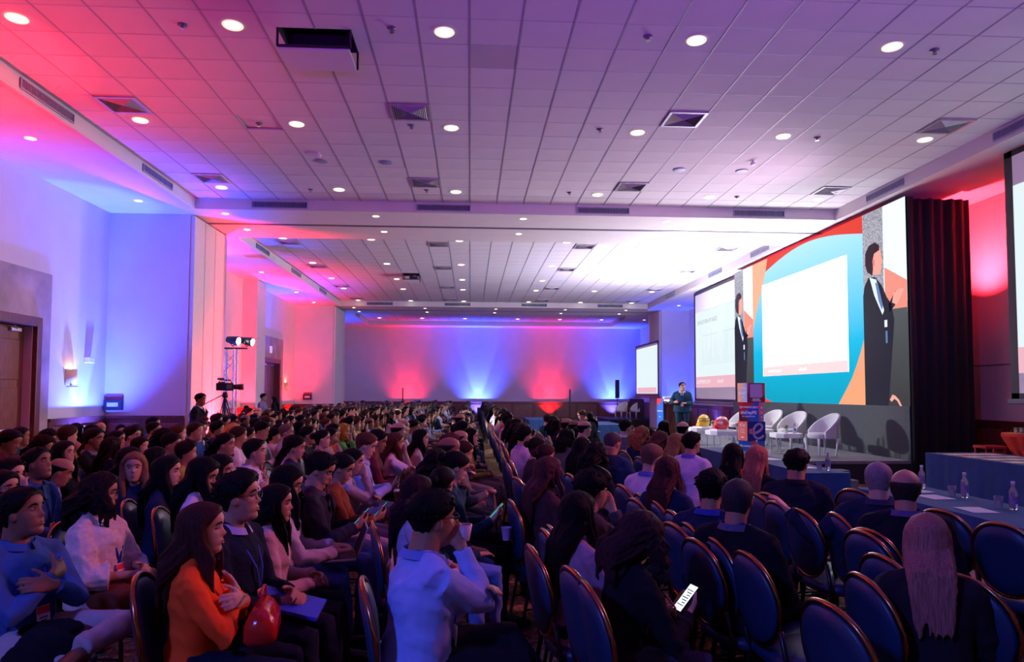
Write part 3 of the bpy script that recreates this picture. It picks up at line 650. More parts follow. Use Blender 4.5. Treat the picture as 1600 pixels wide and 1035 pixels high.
tub(7.45, 16.1, SZ, A+.15, 'second white tub armchair from the right on the stage', 'white armchairs on the stage')
tub(7.55, 17.6, SZ, A+.1, 'white tub armchair just right of the cube tower on stage', 'white armchairs on the stage')
tub(7.5, 19.4, SZ, A, 'white tub armchair half hidden behind the cube tower', 'white armchairs on the stage')
tub(8.0, 37.2, .4, A+.4, 'left white tub armchair on the far dark platform', 'white armchairs on the far platform'); tub(8.75, 37.0, .4, A+.4, 'right white tub armchair on the far dark platform', 'white armchairs on the far platform')

# low white side tables
def side_table(x, y, z, label, sx=.62, sy=.62, h=.44, rz=0):
    t = thing('side_table', label, 'table', (x, y, z), rz, 'low white tables on the stage'); a, b, c = sx/2, sy/2, .12
    bevel(MB().prism([(-a+c, -b), (a-c, -b), (a, -b+c), (a, b-c), (a-c, b), (-a+c, b), (-a, b-c), (-a, -b+c)], h-.1, h).build('table_top', M_white, t), .008)
    for u, v in ((-1, -1), (1, -1), (1, 1), (-1, 1)): MB().tube([(u*(a-.07), v*(b-.07), 0), (u*(a-.07), v*(b-.07), h-.1)], .009, 6).build('leg', M_metal, t)
    MB().tube([(-a+.07, -b+.07, .02), (a-.07, -b+.07, .02), (a-.07, b-.07, .02), (-a+.07, b-.07, .02)], .006, 6, closed=True).build('foot_rail', M_metal, t)
side_table(5.95, 17.75, SZ, 'low white table on the stage carrying a yellow and green helmet', .8, .62)
side_table(5.95, 16.3, SZ, 'low white table on the stage carrying a red helmet', .8, .62)
side_table(7.05, 16.95, SZ, 'low white table between the two middle armchairs', .6, .6)
side_table(6.95, 15.25, SZ, 'low white table beside the rightmost armchair', .6, .6)

# helmets on little stands
def helmet(x, y, z, rz, cols, label, stripe, band):
    t = thing('helmet', label, 'helmet', (x, y, z), rz, None)
    m1 = mat('helmet_paint', cols[0], .15, var=.02, spec=.8); m2 = mat('helmet_stripe', cols[1], .15, var=.02); m3 = mat('helmet_band', cols[2], .15, var=.02); m4 = mat('helmet_visor', cols[3], .1, var=.02)
    mb = MB(); n, k = 28, 14; R = []
    for i in range(k+1):
        v = i/k; z_ = .0+.30*v; s_ = math.sqrt(max(0.0, 1-((z_-.12)/.182)**2)) if z_ > .12 else 1-.35*((.12-z_)/.12)**2
        R.append([( (.185 if math.cos(a) > 0 else .165)*s_*math.cos(a)+(.03*(1-v) if math.cos(a) > .3 else 0), .135*s_*math.sin(a), z_) for a in [2*PI*j/n for j in range(n)]])
    mb.rings(R); mi = []
    for fi, f in enumerate(mb.f):
        zz = sum(mb.v[q][2] for q in f)/len(f); mi.append(1 if stripe[0] < zz < stripe[1] else (2 if band[0] < zz < band[1] else 0))
    mb.mi = mi; mb.build('shell', [m1, m2, m3], t, True)
    mb = MB(); n = 14; R = []
    for zz, q in ((.115, 1.035), (.15, 1.045), (.19, 1.02)):
        s_ = math.sqrt(max(0, 1-((zz-.12)/.182)**2)); R.append([(.19*s_*q*math.cos(a), .138*s_*q*math.sin(a), zz) for a in [-1.25+2.5*j/n for j in range(n+1)]])
    for i in range(2): mb.add(R[i]+R[i+1], [(j, j+1, n+2+j, n+1+j) for j in range(n)])
    mb.build('visor', m4, t, True); MB().prism([(.16, -.07), (.23, -.05), (.23, .05), (.16, .07)], .02, .08).build('chin_bar', m1, t)
    tag(bevel(MB().box(-.2, .24, -.16, .16, -.03, 0).build('display_base', M_white, t), .008), 'white display base')
helmet(5.95, 17.75, SZ+.47, PI+.5, [(.85, .50, .03), (.02, .25, .10), (.05, .08, .3), (.55, .25, .02)], 'yellow racing helmet with green and blue bands on white table', (.185, .215), (.13, .16))
helmet(5.9, 16.3, SZ+.47, PI+.2, [(.80, .05, .06), (.82, .60, .62), (.75, .04, .06), (.7, .7, .75)], 'red racing helmet with white patches on white table', (.24, .27), (.13, .16))
# small plants, flowers
M_leaf = mat('leaf', (.10, .28, .05), .5, var=.4, scale=15); M_or = mat('orange_petal', (.85, .22, .04), .6); M_wh = mat('white_petal', (.8, .75, .68), .6); M_pk = mat('pink_petal', (.7, .15, .2), .6)
M_cup = mat('vase', (.6, .65, .6), .2)
def posy(x, y, z, label, big=1.0):
    t = thing('flower_vase', label, 'flowers', (x, y, z)); t.scale = (big,)*3; r = random.Random(int(x*100+y*10))
    MB().lathe([(.035, 0), (.045, .02), (.042, .09), (.05, .1)], 12).build('vase', M_cup, t, True)
    mb = MB()
    for i in range(26):
        a, e = r.uniform(0, 2*PI), r.uniform(.3, 1.2); d = Vector((math.cos(a)*math.cos(e), math.sin(a)*math.cos(e), math.sin(e))); p = Vector((0, 0, .09)); l = r.uniform(.05, .11); s_ = d.cross(Vector((0, 0, 1))).normalized()*.014
        mb.add([p, p+d*l*.5+s_, p+d*l, p+d*l*.5-s_], [(0, 1, 2, 3)])
    tag(mb.build('foliage', M_leaf, t), kind='stuff')
    for i in range(8):
        a, e = r.uniform(0, 2*PI), r.uniform(.4, 1.4); MB().ell((math.cos(a)*math.cos(e)*.07, math.sin(a)*math.cos(e)*.07, .11+math.sin(e)*.07), (.02, .02, .016), None, 7, 5).build('blossom', (M_or, M_wh, M_pk)[i % 3], t, True)
posy(6.1, 17.52, SZ+.44, 'small flower vase beside the yellow helmet'); posy(6.2, 16.1, SZ+.44, 'small flower vase beside the red helmet')
posy(7.0, 16.95, SZ+.44, 'orange flower vase on the table between middle armchairs'); posy(6.95, 15.25, SZ+.44, 'orange and white flower vase beside the rightmost armchair')

# water bottles and tumblers
M_pet = glass('bottle_plastic'); M_cap = mat('bottle_cap', (.75, .72, .8), .4); M_lab = mat('bottle_label', (.25, .2, .35), .5, var=.5, scale=30)
bot = MB().lathe([(.028, 0), (.033, .01), (.033, .14), (.03, .16), (.014, .195), (.013, .215)], 14).mesh('bottle', M_pet, True)
cap_ = MB().lathe([(.015, .215), (.0155, .24), (.013, .242)], 10).mesh('cap', M_cap, True); lab = MB().lathe([(.0338, .05), (.0338, .11)], 14, cap=False).mesh('label', M_lab, True)
tum = MB().lathe([(.03, 0), (.036, .1), (.034, .1), (.028, .006)], 14, cap=False).add([(0, 0, .004)], []).mesh('tumbler', M_pet, True)
def bottle(x, y, z, label, group, k=1.0):
    t = thing('water_bottle', label, 'bottle', (x, y, z), 0, group); t.scale = (k, k, k)
    link('body', bot, t); link('cap', cap_, t); link('label_band', lab, t)
def tumbler(x, y, z, label, group):
    return tag(link('tumbler', tum, None, (x, y, z)), label, 'glass', group)
bottle(7.1, 17.1, SZ+.44, 'water bottle on the low table between the middle armchairs', 'bottles on the stage tables')
bottle(7.05, 15.05, SZ+.44, 'water bottle on the low table beside the rightmost armchair', 'bottles on the stage tables')
bottle(6.9, 16.75, SZ+.44, 'left water bottle by the vase between the middle armchairs', 'bottles on the stage tables')

# four printed display cubes, stacked and twisted
M_c = {k: mat('print_'+k, v, .5, var=.02) for k, v in dict(red=(.80, .02, .03), blue=(.0, .13, .62), brown=(.20, .02, .03), peach=(.95, .42, .25), lblue=(.40, .52, .85), wine=(.22, .0, .06), magenta=(.75, .02, .38), navy=(.0, .015, .22), coral=(.9, .13, .07), lilac=(.55, .38, .70), white=(.85, .85, .88), purple=(.32, .06, .45)).items()}
E_ = .378; H_ = E_/2
def cube(z, rz, label):
    t = thing('display_cube', label, 'display cube', (5.57, 13.75, z), rz, 'stacked display cubes on the stage')
    bevel(MB().box(-H_, H_, -H_, H_, 0, E_).build('box', M_c['blue'], t), .004); return t
def face(t, side, pts, m, lay, name='print'):
    """side 'f' = the -Y face, 'l' = the -X face; pts in 0..1"""
    d = H_+.0015*lay; P_ = [((u-.5)*E_*.995, v*E_) for u, v in pts]
    mb = MB()
    if side == 'f': mb.prism(P_, -d, -d+.001, 'y')
    elif side == 'l': mb.prism([(-p[0], p[1]) for p in P_], -d, -d+.001, 'x')
    return mb.build(name, m, t)
def ftext(t, side, body, u, v, s, m=None, lay=4, bold=.002):
    d = H_+.0015*lay
    if side == 'f': text('print_text', body, s, m or M_c['white'], t, ((u-.5)*E_, -d, v*E_), (PI/2, 0, 0), 'CENTER', .0005, bold)
    else: text('print_text', body, s, m or M_c['white'], t, (-d, -(u-.5)*E_, v*E_), (PI/2, 0, -PI/2), 'CENTER', .0005, bold)
SQ = [(0, 0), (1, 0), (1, 1), (0, 1)]
def disc(cx, cy, r, n=20): return [(cx+r*math.cos(2*PI*i/n), cy+r*math.sin(2*PI*i/n)) for i in range(n)]
t = cube(SZ, .80, 'bottom display cube, blue with red corner, mostly hidden'); face(t, 'l', SQ, M_c['blue'], 1); face(t, 'l', [(.6, 1), (1, .6), (1, 1)], M_c['red'], 2); ftext(t, 'l', 'eCOMMERCE DAY', .55, .72, .045); face(t, 'l', disc(.12, .72, .08), M_c['white'], 3, 'emblem')
t = cube(SZ+E_, .10, 'display cube with a large letter e on navy, third from top'); face(t, 'l', SQ, M_c['coral'], 1); ftext(t, 'l', 'eCom', .5, .80, .09); ftext(t, 'l', 'CCL', .5, .48, .10); ftext(t, 'l', 'PERU', .5, .16, .05)
face(t, 'f', SQ, M_c['navy'], 1)
pth = []
for i in range(34):
    a = -.55+i/33*5.3; r_ = .25+.05*math.sin(a*1.0); pth.append((.56+.28*math.cos(a)*1.0+.0, .50+.30*math.sin(a)))
pth = [(.34, .40), (.50, .43), (.68, .52), (.80, .64), (.83, .76), (.74, .87), (.60, .88), (.46, .80), (.36, .64), (.33, .46), (.36, .30), (.46, .17), (.60, .12), (.76, .17), (.90, .28)]
mb = MB(); d = H_+.004; n = len(pth); L_, R_ = [], []
for i, p in enumerate(pth):
    a = pth[max(0, i-1)]; b = pth[min(n-1, i+1)]; tx, ty = b[0]-a[0], b[1]-a[1]; l = math.hypot(tx, ty); nx, ny = -ty/l*.062, tx/l*.062
    L_.append(((p[0]+nx-.5)*E_, -d, (p[1]+ny)*E_)); R_.append(((p[0]-nx-.5)*E_, -d, (p[1]-ny)*E_))
mb.add(L_+R_, [(i, n+i, n+i+1, i+1) for i in range(n-1)]); mb.build('letter_e', M_c['lilac'], t)
face(t, 'f', disc(.20, .50, .14), M_c['lilac'], 5, 'ball'); face(t, 'f', disc(.20, .50, .12), M_c['red'], 6, 'ball'); face(t, 'f', [(.17, .4), (.21, .4), (.21, .6), (.17, .6)], M_c['lilac'], 7, 'ball_mark')
t = cube(SZ+2*E_, .92, 'red and blue display cube with hashtag text, second from top'); face(t, 'l', SQ, M_c['blue'], 1); face(t, 'l', [(0, 1), (.82, 1), (.18, .42), (0, .42)], M_c['red'], 2); face(t, 'l', [(0, 0), (.6, 0), (.14, .42), (0, .42)], M_c['brown'], 2)
face(t, 'l', disc(.10, .73, .07), M_c['white'], 3, 'emblem'); ftext(t, 'l', 'eCOMMERCE', .42, .74, .05); face(t, 'l', [(.72, .68), (.98, .68), (.98, .80), (.72, .80)], M_c['magenta'], 3, 'tab'); ftext(t, 'l', 'DAY', .85, .74, .045)
ftext(t, 'l', '#eDayPE', .5, .46, .082, bold=.004); ftext(t, 'l', 'BY eINSTITUTO', .5, .26, .035)
face(t, 'f', SQ, M_c['purple'], 1); face(t, 'f', [(0, .35), (1, .35), (1, 1), (0, 1)], M_c['magenta'], 2); ftext(t, 'f', 'eCom', .5, .72, .06); ftext(t, 'f', 'CCL', .5, .45, .06); ftext(t, 'f', 'PERU', .5, .22, .04)
t = cube(SZ+3*E_, .12, 'top display cube with a pale rounded square on dark red'); face(t, 'l', SQ, M_c['lblue'], 1); face(t, 'l', [(0, 1), (.75, 1), (.35, .42), (.6, 0), (0, 0)], M_c['peach'], 2)
ftext(t, 'l', 'eCOMMERCE DAY', .5, .72, .04); ftext(t, 'l', '#eDayPE', .5, .47, .07, bold=.003); ftext(t, 'l', 'PERU', .6, .27, .045)
face(t, 'f', SQ, M_c['wine'], 1); face(t, 'f', [(0, 1), (.12, 1), (.05, .5), (0, .4)], M_c['magenta'], 2); face(t, 'f', [(.88, 1), (1, 1), (1, .3), (.85, .35)], M_c['red'], 2)
rq = .06; q0, q1, q2, q3 = .15, .85, .24, .94
rs = [(q1-rq+rq*math.cos(a), q3-rq+rq*math.sin(a)) for a in (0, PI/4, PI/2)]+[(q0+rq+rq*math.cos(a), q3-rq+rq*math.sin(a)) for a in (PI/2, 3*PI/4, PI)]+[(q0+rq+rq*math.cos(a), q2+rq+rq*math.sin(a)) for a in (PI, 5*PI/4, 1.5*PI)]+[(q1-rq+rq*math.cos(a), q2+rq+rq*math.sin(a)) for a in (1.5*PI, 1.75*PI, 2*PI)]
face(t, 'f', rs, M_c['lilac'], 3, 'pale_square'); ftext(t, 'f', 'ESCANEA', .5, .16, .035); ftext(t, 'f', 'Y PARTICIPA', .5, .08, .035)

# lectern with banner
t = thing('lectern', 'mahogany lectern on the stage with a blue and red banner', 'lectern', (5.55, 19.2, SZ), .18)
bevel(MB().prism([(-.3, -.24), (.3, -.24), (.3, .24), (-.3, .24)], 0, .1).build('base', M_wood2, t), .01)
bevel(MB().prism([(-.26, -.2), (.26, -.2), (.26, .2), (-.26, .2)], .1, 1.02).build('body', M_wood2, t), .01)
bevel(MB().box(-.22, .22, -.215, -.195, .2, .95).build('front_panel', M_wood, t), .01)
o = bevel(MB().box(-.32, .32, -.27, .27, -.02, .02).build('top', M_wood2, t), .008); o.location = (0, 0, 1.07); o.rotation_euler = (.15, 0, 0)
bn = MB().box(-.36, -.345, -.17-.02, .17+.02, .0, 1.16).build('banner', M_c['blue'], t); bn.location = (-.0, 0, .0)
t2 = bn
MB().prism([(-.19, .0), (-.0, .0), (-.19, .2)], -.362, -.3605, 'x').build('red_corner', M_c['red'], bn)
MB().prism([(.19, 1.16), (-.12, 1.16), (-.08, 1.08), (.05, 1.0), (.19, .98)], -.362, -.3605, 'x').build('red_corner', M_c['red'], bn)
for bd, zz, ss in (('eCOMMERCE DAY', .82, .042), ('PERU', .66, .04), ('eCom', .44, .075), ('CCL', .2, .09)): text('banner_text', bd, ss, M_c['white'], bn, (-.364, 0, zz), (PI/2, 0, -PI/2), 'CENTER', .0005, .0015)
tag(bevel(MB().box(-.12, .12, -.09, .09, 0, .07).build('device', M_white, None, loc=(5.42, 19.15, SZ+1.14)), .01), 'small white box lying on top of the lectern', 'device')

NTH = ['nearest', 'second', 'third', 'fourth', 'fifth', 'sixth', 'seventh', 'eighth', 'ninth', 'tenth']
# draped tables
def draped(x0, x1, y0, y1, label, h=.75, name='cloth_table', z=0):
    t = thing(name, label, 'table', ((x0+x1)/2, (y0+y1)/2, z)); a, b = (x1-x0)/2, (y1-y0)/2
    per = []; n = 220; tot = 4*(a+b)
    for i in range(n):
        s_ = i/n*tot
        if s_ < 2*a: p = (-a+s_, -b, 0, -1)
        elif s_ < 2*a+2*b: p = (a, -b+s_-2*a, 1, 0)
        elif s_ < 4*a+2*b: p = (a-(s_-2*a-2*b), b, 0, 1)
        else: p = (-a, b-(s_-4*a-2*b), -1, 0)
        per.append(p+(s_,))
    R = []
    for zz, k in ((.01, 1.0), (h*.35, .7), (h*.75, .3), (h-.02, .05), (h, 0)):
        R.append([(px+nx*(.012*math.sin(s_*13)+.008*math.sin(s_*29+1)+.01)*k, py+ny*(.012*math.sin(s_*13)+.008*math.sin(s_*29+1)+.01)*k, zz) for px, py, nx, ny, s_ in per])
    mb = MB(); mb.rings(R, cap=False); mb.add(R[-1], [tuple(range(n))]); mb.build('tablecloth', M_blue, t, True).data.polygons[-1].use_smooth = False
    MB().box(-a+.02, a-.02, -b+.02, b-.02, h-.04, h-.003).build('table_top', M_wood, t)
    for u in (-1, 1):
        for v in (-1, 1): MB().tube([(u*(a-.08), v*(b-.08), 0), (u*(a-.08), v*(b-.08), h-.04)], .015, 6).build('leg', M_black, t)
    return t
draped(4.25, 4.82, 8.75, 13.0, 'blue draped front row table beside the stage')
draped(4.12, 4.92, 3.6, 7.4, 'blue draped front row table at the right picture edge')
draped(7.4, 8.5, 7.6, 11.15, 'long blue draped table covered with rows of printed cards', .80)
draped(2.6, 3.4, 18.3, 21.6, 'blue draped operator table in the middle distance crowded with bottles'); draped(3.7, 5.0-.1, 22.3, 25.0, 'blue draped table farther off holding a row of bottles')
draped(2.2, 3.0, 26.5, 29.5, 'farthest blue draped operator table')
M_paper = mat('paper', (.7, .66, .72), .7, var=.03)
for i, (x, y, r_) in enumerate([(4.6, 7.1, .2), (4.5, 6.65, .05), (4.36, 5.9, -.1), (4.55, 9.4, .1), (4.6, 10.6, .2), (4.55, 11.9, -.1)]):
    tag(link('paper_sheet', MB().box(-.11, .11, -.15, .15, 0, .004).mesh('paper_sheet', M_paper), None, (x, y, .752), (0, 0, r_)),
        'white sheet of paper on the %s front table, %s' % (('right', 'left')[i//3], ('farthest', 'middle', 'nearest')[i % 3] if i < 3 else ('nearest', 'middle', 'farthest')[i % 3]), 'paper', 'papers on the front tables')
for i, (x, y, n_) in enumerate([(4.8, 7.3, 'hidden half behind the bald man'), (4.78, 6.62, 'second from the right edge'), (4.72, 5.93, 'nearest the right picture edge')]):
    bottle(x, y, .752, 'water bottle on the right front table, %s' % n_, 'bottles on the right front table')
    if i: tumbler(x-.05, y+.11, .752, 'upturned glass tumbler beside the water bottle %s' % n_, 'glasses on the front tables')
for i, (x, y, n_) in enumerate([(4.68, 9.05, 'at its near end'), (4.66, 9.65, 'behind the bearded man'), (4.66, 11.3, 'beside the cube tower'), (4.66, 12.3, 'at its far end')]):
    bottle(x, y, .752, 'water bottle on the left front table, %s' % n_, 'bottles on the left front table')
    tumbler(x-.1, y+.02 if i else y+.03, .752, 'glass tumbler on the left front table %s' % n_, 'glasses on the front tables')
k_ = 0
for i in range(9):
    bottle(2.75+.12*(i % 2), 18.6+.3*i, .752, 'small water bottle on the operator table, %s from its near end' % NTH[i], 'bottles on the operator table')
for i in range(10): bottle(3.95+.15*(i % 2), 22.6+.24*i, .752, 'tiny water bottle on the farther blue table, %s from its near end' % NTH[i], 'bottles on the farther blue table')
# cards on the long right table
M_card = mat('card_print', (.62, .58, .50), .6, var=.15, scale=6); M_cd = mat('card_dark', (.05, .04, .09), .6)
for r_ in range(3):
    for i in range(8):
        y = 7.85+i*.42; x = 7.58+r_*.3
        t = tag(MB().box(-.12, .12, -.18, .18, 0, .006).build('printed_card', M_card, None, loc=(x, y, .803)), 'printed card on the long blue table, %s column, %s from its near end' % (('left', 'middle', 'right')[r_], NTH[i]), 'card', 'printed cards on the long blue table')
        MB().box(-.125, .125, .06, .14, .006, .009).build('dark_strip', M_cd, t)

# cocktail table with glasses, red stool
t = thing('cocktail_table', 'round table with gathered gold and red cloth by the wall', 'table', (10.05, 12.2, 0)); n = 64
def prof(f): return [(f(a)*math.cos(a), f(a)*math.sin(a)) for a in [2*PI*i/n for i in range(n)]]
R = []
for z, r_, am in ((1.05, .42, 0), (1.0, .425, .004), (.75, .28, .018), (.55, .13, .02), (.4, .12, .02), (.02, .32, .03)): R.append([(r_*math.cos(a)+am*math.sin(12*a)*math.cos(a), r_*math.sin(a)+am*math.sin(12*a)*math.sin(a), z) for a in [2*PI*i/n for i in range(n)]])
MB().rings(R).build('cloth', M_gold, t, True)
R2 = [[(x*1.03, y*1.03, z) for x, y, z in r_[28:44]] for r_ in R]; mb = MB(); K = 16
for i in range(len(R2)-1): mb.add(R2[i]+R2[i+1], [(j, j+1, K+j+1, K+j) for j in range(K-1)])
mb.build('red_overlay', M_red, t, True)
for i in range(9): tumbler(9.82+.1*(i % 3)+.03, 12.0+.13*(i//3), 1.055, 'glass on the gold cocktail table, %s of its three rows, %s' % (('nearest', 'middle', 'farthest')[i//3], ('left', 'centre', 'right')[i % 3]), 'glasses on the cocktail table')
t = thing('stool', 'small red stand beside the gold cocktail table', 'stool', (9.15, 12.0, 0)); M_rl = mat('red_lacquer', (.5, .02, .02), .4)
bevel(MB().box(-.2, .2, -.16, .16, .80, .85).build('seat', M_rl, t), .01)
for a in (-.17, .17):
    for b in (-.13, .13): MB().tube([(a, b, 0), (a, b, .8)], .017, 8).build('leg', M_rl, t)
MB().box(-.17, .17, -.14, -.12, .68, .74).build('rail', M_rl, t)

# column speaker, thin stands, back counter
t = thing('column_speaker', 'black column loudspeaker on a pole by the back wall', 'loudspeaker', (8.72, 41.6, 0))
bevel(MB().box(-.11, .11, -.12, .12, 1.45, 2.55).build('cabinet', M_black, t), .01); MB().tube([(0, 0, .05), (0, 0, 1.45)], .02, 8).build('pole', M_black, t); MB().lathe([(.25, 0), (.25, .03), (.03, .05)], 16).build('base', M_black, t)
for x, y, zt, lb in ((4.25, 30.0, 1.92, 'thin black pole stand beside the operator tables'), (-3.5, 37.0, 2.0, 'thin black pole stand before the red glow on the back wall')):
    t = thing('pole_stand', lb, 'stand', (x, y, 0)); MB().tube([(0, 0, .04), (0, 0, zt)], .035, 8).build('pole', M_black, t); MB().lathe([(.2, 0), (.2, .03), (.03, .06)], 12).build('base', M_black, t)
tag(bevel(MB().box(-7.1, -5.3, 40.0, 40.8, 0, 1.2).build('counter', M_blackcloth), .01), 'black counter in front of the far left back wall', 'counter')

# truss tower with lamps
t = thing('truss_tower', 'slender aluminium truss tower beside the first left pillar', 'truss', (-6.95, 20.9, 0)); h = .14; zt = 3.0
for a, b in ((-h, -h), (h, -h), (h, h), (-h, h)): MB().tube([(a, b, .02), (a, b, zt)], .026, 8).build('chord', M_metal, t)
mb = MB(); k = 9
cn = [(-h, -h), (h, -h), (h, h), (-h, h)]
for s_ in range(4):
    a, b = cn[s_], cn[(s_+1) % 4]
    for i in range(k):
        z0, z1 = .05+i*(zt-.1)/k, .05+(i+1)*(zt-.1)/k
        p, q = (a, b) if i % 2 else (b, a); mb.tube([(p[0], p[1], z0), (q[0], q[1], z1)], .011, 5)
tag(mb.build('brace', M_metal, t), kind='stuff'); bevel(MB().box(-.35, .35, -.35, .35, 0, .03).build('base_plate', M_metal, t), .005); MB().box(-.3, .45, -.12, .12, zt, zt+.04).build('top_plate', M_black, t)
def stage_lamp(x, y, z, aim, label):
    t = thing('stage_lamp', label, 'spotlight', (x, y, z)); v = (Vector(aim)-Vector((x, y, z))); t.rotation_euler = v.to_track_quat('X', 'Z').to_euler()
    MB().tube([(-.2, 0, 0), (.0, 0, 0), (.14, 0, 0), (.16, 0, 0)], [.09, .12, .13, .12], 16).build('lamp_body', M_black, t, True)
    MB().tube([(.15, 0, 0), (.165, 0, 0)], [.105, .10], 16).build('lens', glow('lamp_lens', (.9, .97, 1), 60), t, True)
    MB().tube([(0, -.15, 0), (0, -.16, -.08), (0, 0, -.17), (0, .16, -.08), (0, .15, 0)], .012, 6).build('yoke', M_black, t)
    for k in range(2): MB().box(.15, .3, -.12, .12, (-.135, .13)[k], (-.13, .135)[k]).build('barn_door', M_black, t)
    d = bpy.data.lights.new('stage_lamp_beam', 'SPOT'); d.color = (.92, .96, 1); d.energy = 3600; d.spot_size = math.radians(38); d.spot_blend = .6; d.shadow_soft_size = .08
    o = bpy.data.objects.new('stage_lamp_beam', d); C.objects.link(o); o.parent = t; o.location = (.2, 0, 0); o.rotation_euler = (0, -PI/2, 0)
stage_lamp(-6.85, 20.85, 3.25, (6.5, 17, 1.0), 'bright white stage lamp on top of the truss tower'); stage_lamp(-6.55, 21.15, 3.25, (5.5, 19, 1.2), 'second bright white stage lamp on the truss tower')
# ================================================================== people kit
M_skin = objcol('skin', .55, .12, 120, .06, 6, sss=.1); M_cloth = objcol('cloth_fabric', .9, .35, 420, .10, 9, spec=.12); M_knit = objcol('knit_fabric', .95, .9, 140, .12, 40, spec=.1)
M_hair = objcol('hair_strands', .6, .7, 40, .38, 34, (6, 6, .35), spec=.05); M_leather = objcol('leather', .35, .1, 80, .1, 8)
M_eye = mat('eye_white', (.24, .2, .21), .25, var=.02); M_iris = mat('iris', (.012, .008, .006), .15); M_lens2 = glass('spectacle_lens'); M_frame = mat('spectacle_frame', (.012, .012, .015), .3)
M_lip = objcol('lip', .45, .05, 60, .03, 5)
def fuse(mb, vox, name, m, smooth=1, wr=0.0, wscale=(9, 9, 5), seed=0.0):
    """join overlapping volumes into one continuous skin (voxel remesh), then relax and wrinkle it"""
    me = mb.mesh(name, m); o = bpy.data.objects.new('tmp', me); TS_.collection.objects.link(o)
    r = o.modifiers.new('r', 'REMESH'); r.mode = 'VOXEL'; r.voxel_size = vox; r.use_smooth_shade = True
    if smooth: s_ = o.modifiers.new('s', 'SMOOTH'); s_.factor = .5; s_.iterations = smooth
    dg = bench_graph(); me2 = bpy.data.meshes.new_from_object(o.evaluated_get(dg)); me2.name = name
    bpy.data.objects.remove(o); bpy.data.meshes.remove(me)
    if wr:
        n = len(me2.vertices); co = np.empty(n*3, 'f'); no = np.empty(n*3, 'f'); me2.vertices.foreach_get('co', co); me2.vertices.foreach_get('normal', no)
        co = co.reshape(-1, 3); no = no.reshape(-1, 3); p = co+seed
        d = np.zeros(n)
        for k, (fx, fy, fz, ph, a) in enumerate(((16, 24, 38, .3, 1), (34, 18, 52, 1.7, .9), (58, 43, 30, 2.9, .7), (24, 60, 76, .9, .5))):
            q = p[:, 0]*fx+p[:, 1]*fy*.8+p[:, 2]*fz; q = q+1.6*np.sin(p[:, 1]*fy*.7+p[:, 2]*4+ph)+1.3*np.sin(p[:, 0]*fx*.6+ph*2)
            d += a*(1-2*np.abs(np.sin(q*.5+ph)))
        d = np.tanh(d*1.1); co += no*(d*wr*.5)[:, None]; me2.vertices.foreach_set('co', co.ravel()); me2.update()
    me2.polygons.foreach_set('use_smooth', [True]*len(me2.polygons)); return me2
def lerp(tab, z):
    if z <= tab[0][0]: return tab[0][1]
    for (a, x), (b, y) in zip(tab, tab[1:]):
        if z <= b:
            t_ = (z-a)/(b-a); t_ = t_*t_*(3-2*t_) if False else t_; return x+(y-x)*t_
    return tab[-1][1]
FR = [(-.125, .052), (-.118, .074), (-.105, .084), (-.092, .082), (-.083, .076), (-.074, .087), (-.066, .0845), (-.060, .089), (-.052, .084), (-.045, .083), (-.03, .084), (0, .081), (.012, .086), (.022, .093), (.045, .095), (.065, .089), (.082, .074), (.097, .05), (.11, .0)]
BK = [(-.125, .0), (-.11, .02), (-.09, .05), (-.06, .070), (-.03, .083), (0, .095), (.03, .102), (.06, .096), (.085, .075), (.10, .045), (.11, .0)]
WD = [(-.125, .022), (-.115, .036), (-.10, .046), (-.08, .053), (-.055, .060), (-.03, .066), (0, .0715), (.03, .0755), (.055, .072), (.08, .057), (.097, .035), (.11, .0)]
NS = [(-.048, 0), (-.042, .012), (-.036, .023), (-.028, .026), (-.018, .018), (0, .009), (.014, .003), (.022, 0)]
def headpt(phi, z, off=0.0, fem=False):
    f, b, w_ = lerp(FR, z), lerp(BK, z), lerp(WD, z)
    if fem: w_ *= .95; f = f*(.985 if z < -.08 else 1)
    c, s_ = math.cos(phi), math.sin(phi)
    x = (f if c > 0 else b)*(abs(c)**.85)*(1 if c > 0 else -1); y = w_*(abs(s_)**.9)*(1 if s_ > 0 else -1)
    if c > 0:
        x += lerp(NS, z)*math.exp(-(y/.0115)**2)
        x -= .008*(math.exp(-((abs(y)-.031)/.014)**2-((z-.003)/.014)**2))
        x += .004*math.exp(-((abs(y)-.042)/.016)**2-((z+.032)/.02)**2)
        if -.085 < z < -.05: x += .002*math.exp(-(y/.02)**2)
    if off:
        n = Vector((x*1.0, y*1.6, z*1.0)).normalized(); x += n.x*off; y += n.y*off; z += n.z*off
    return Vector((x, y, z))
def head_rings(T, nphi=40, off=None, zs=None, fem=False):
    zs = zs or [-.125, -.121, -.115, -.108, -.1, -.092, -.086, -.08, -.074, -.07, -.066, -.062, -.057, -.051, -.046, -.041, -.035, -.029, -.022, -.014, -.006, .002, .01, .017, .024, .034, .045, .056, .067, .077, .086, .094, .101, .1065, .1095]
    R = []
    for z in zs:
        R.append([T @ headpt(2*PI*i/nphi, z, off(2*PI*i/nphi, z) if off else 0, fem) for i in range(nphi)])
    return R
def hairline(phi, z, front=.066, back=-.085):
    a = abs(((phi+PI) % (2*PI))-PI)               # 0 front .. pi back
    if a < .75: hl = front+.004-.018*(a/.75)**2
    elif a < 1.25: hl = front-.014+(.026-front)*(a-.75)/.5
    elif a < 1.75: hl = .012-.03*(a-1.25)/.5
    else: hl = -.018+(back+.018)*min(1, (a-1.75)/.5)
    return z-hl
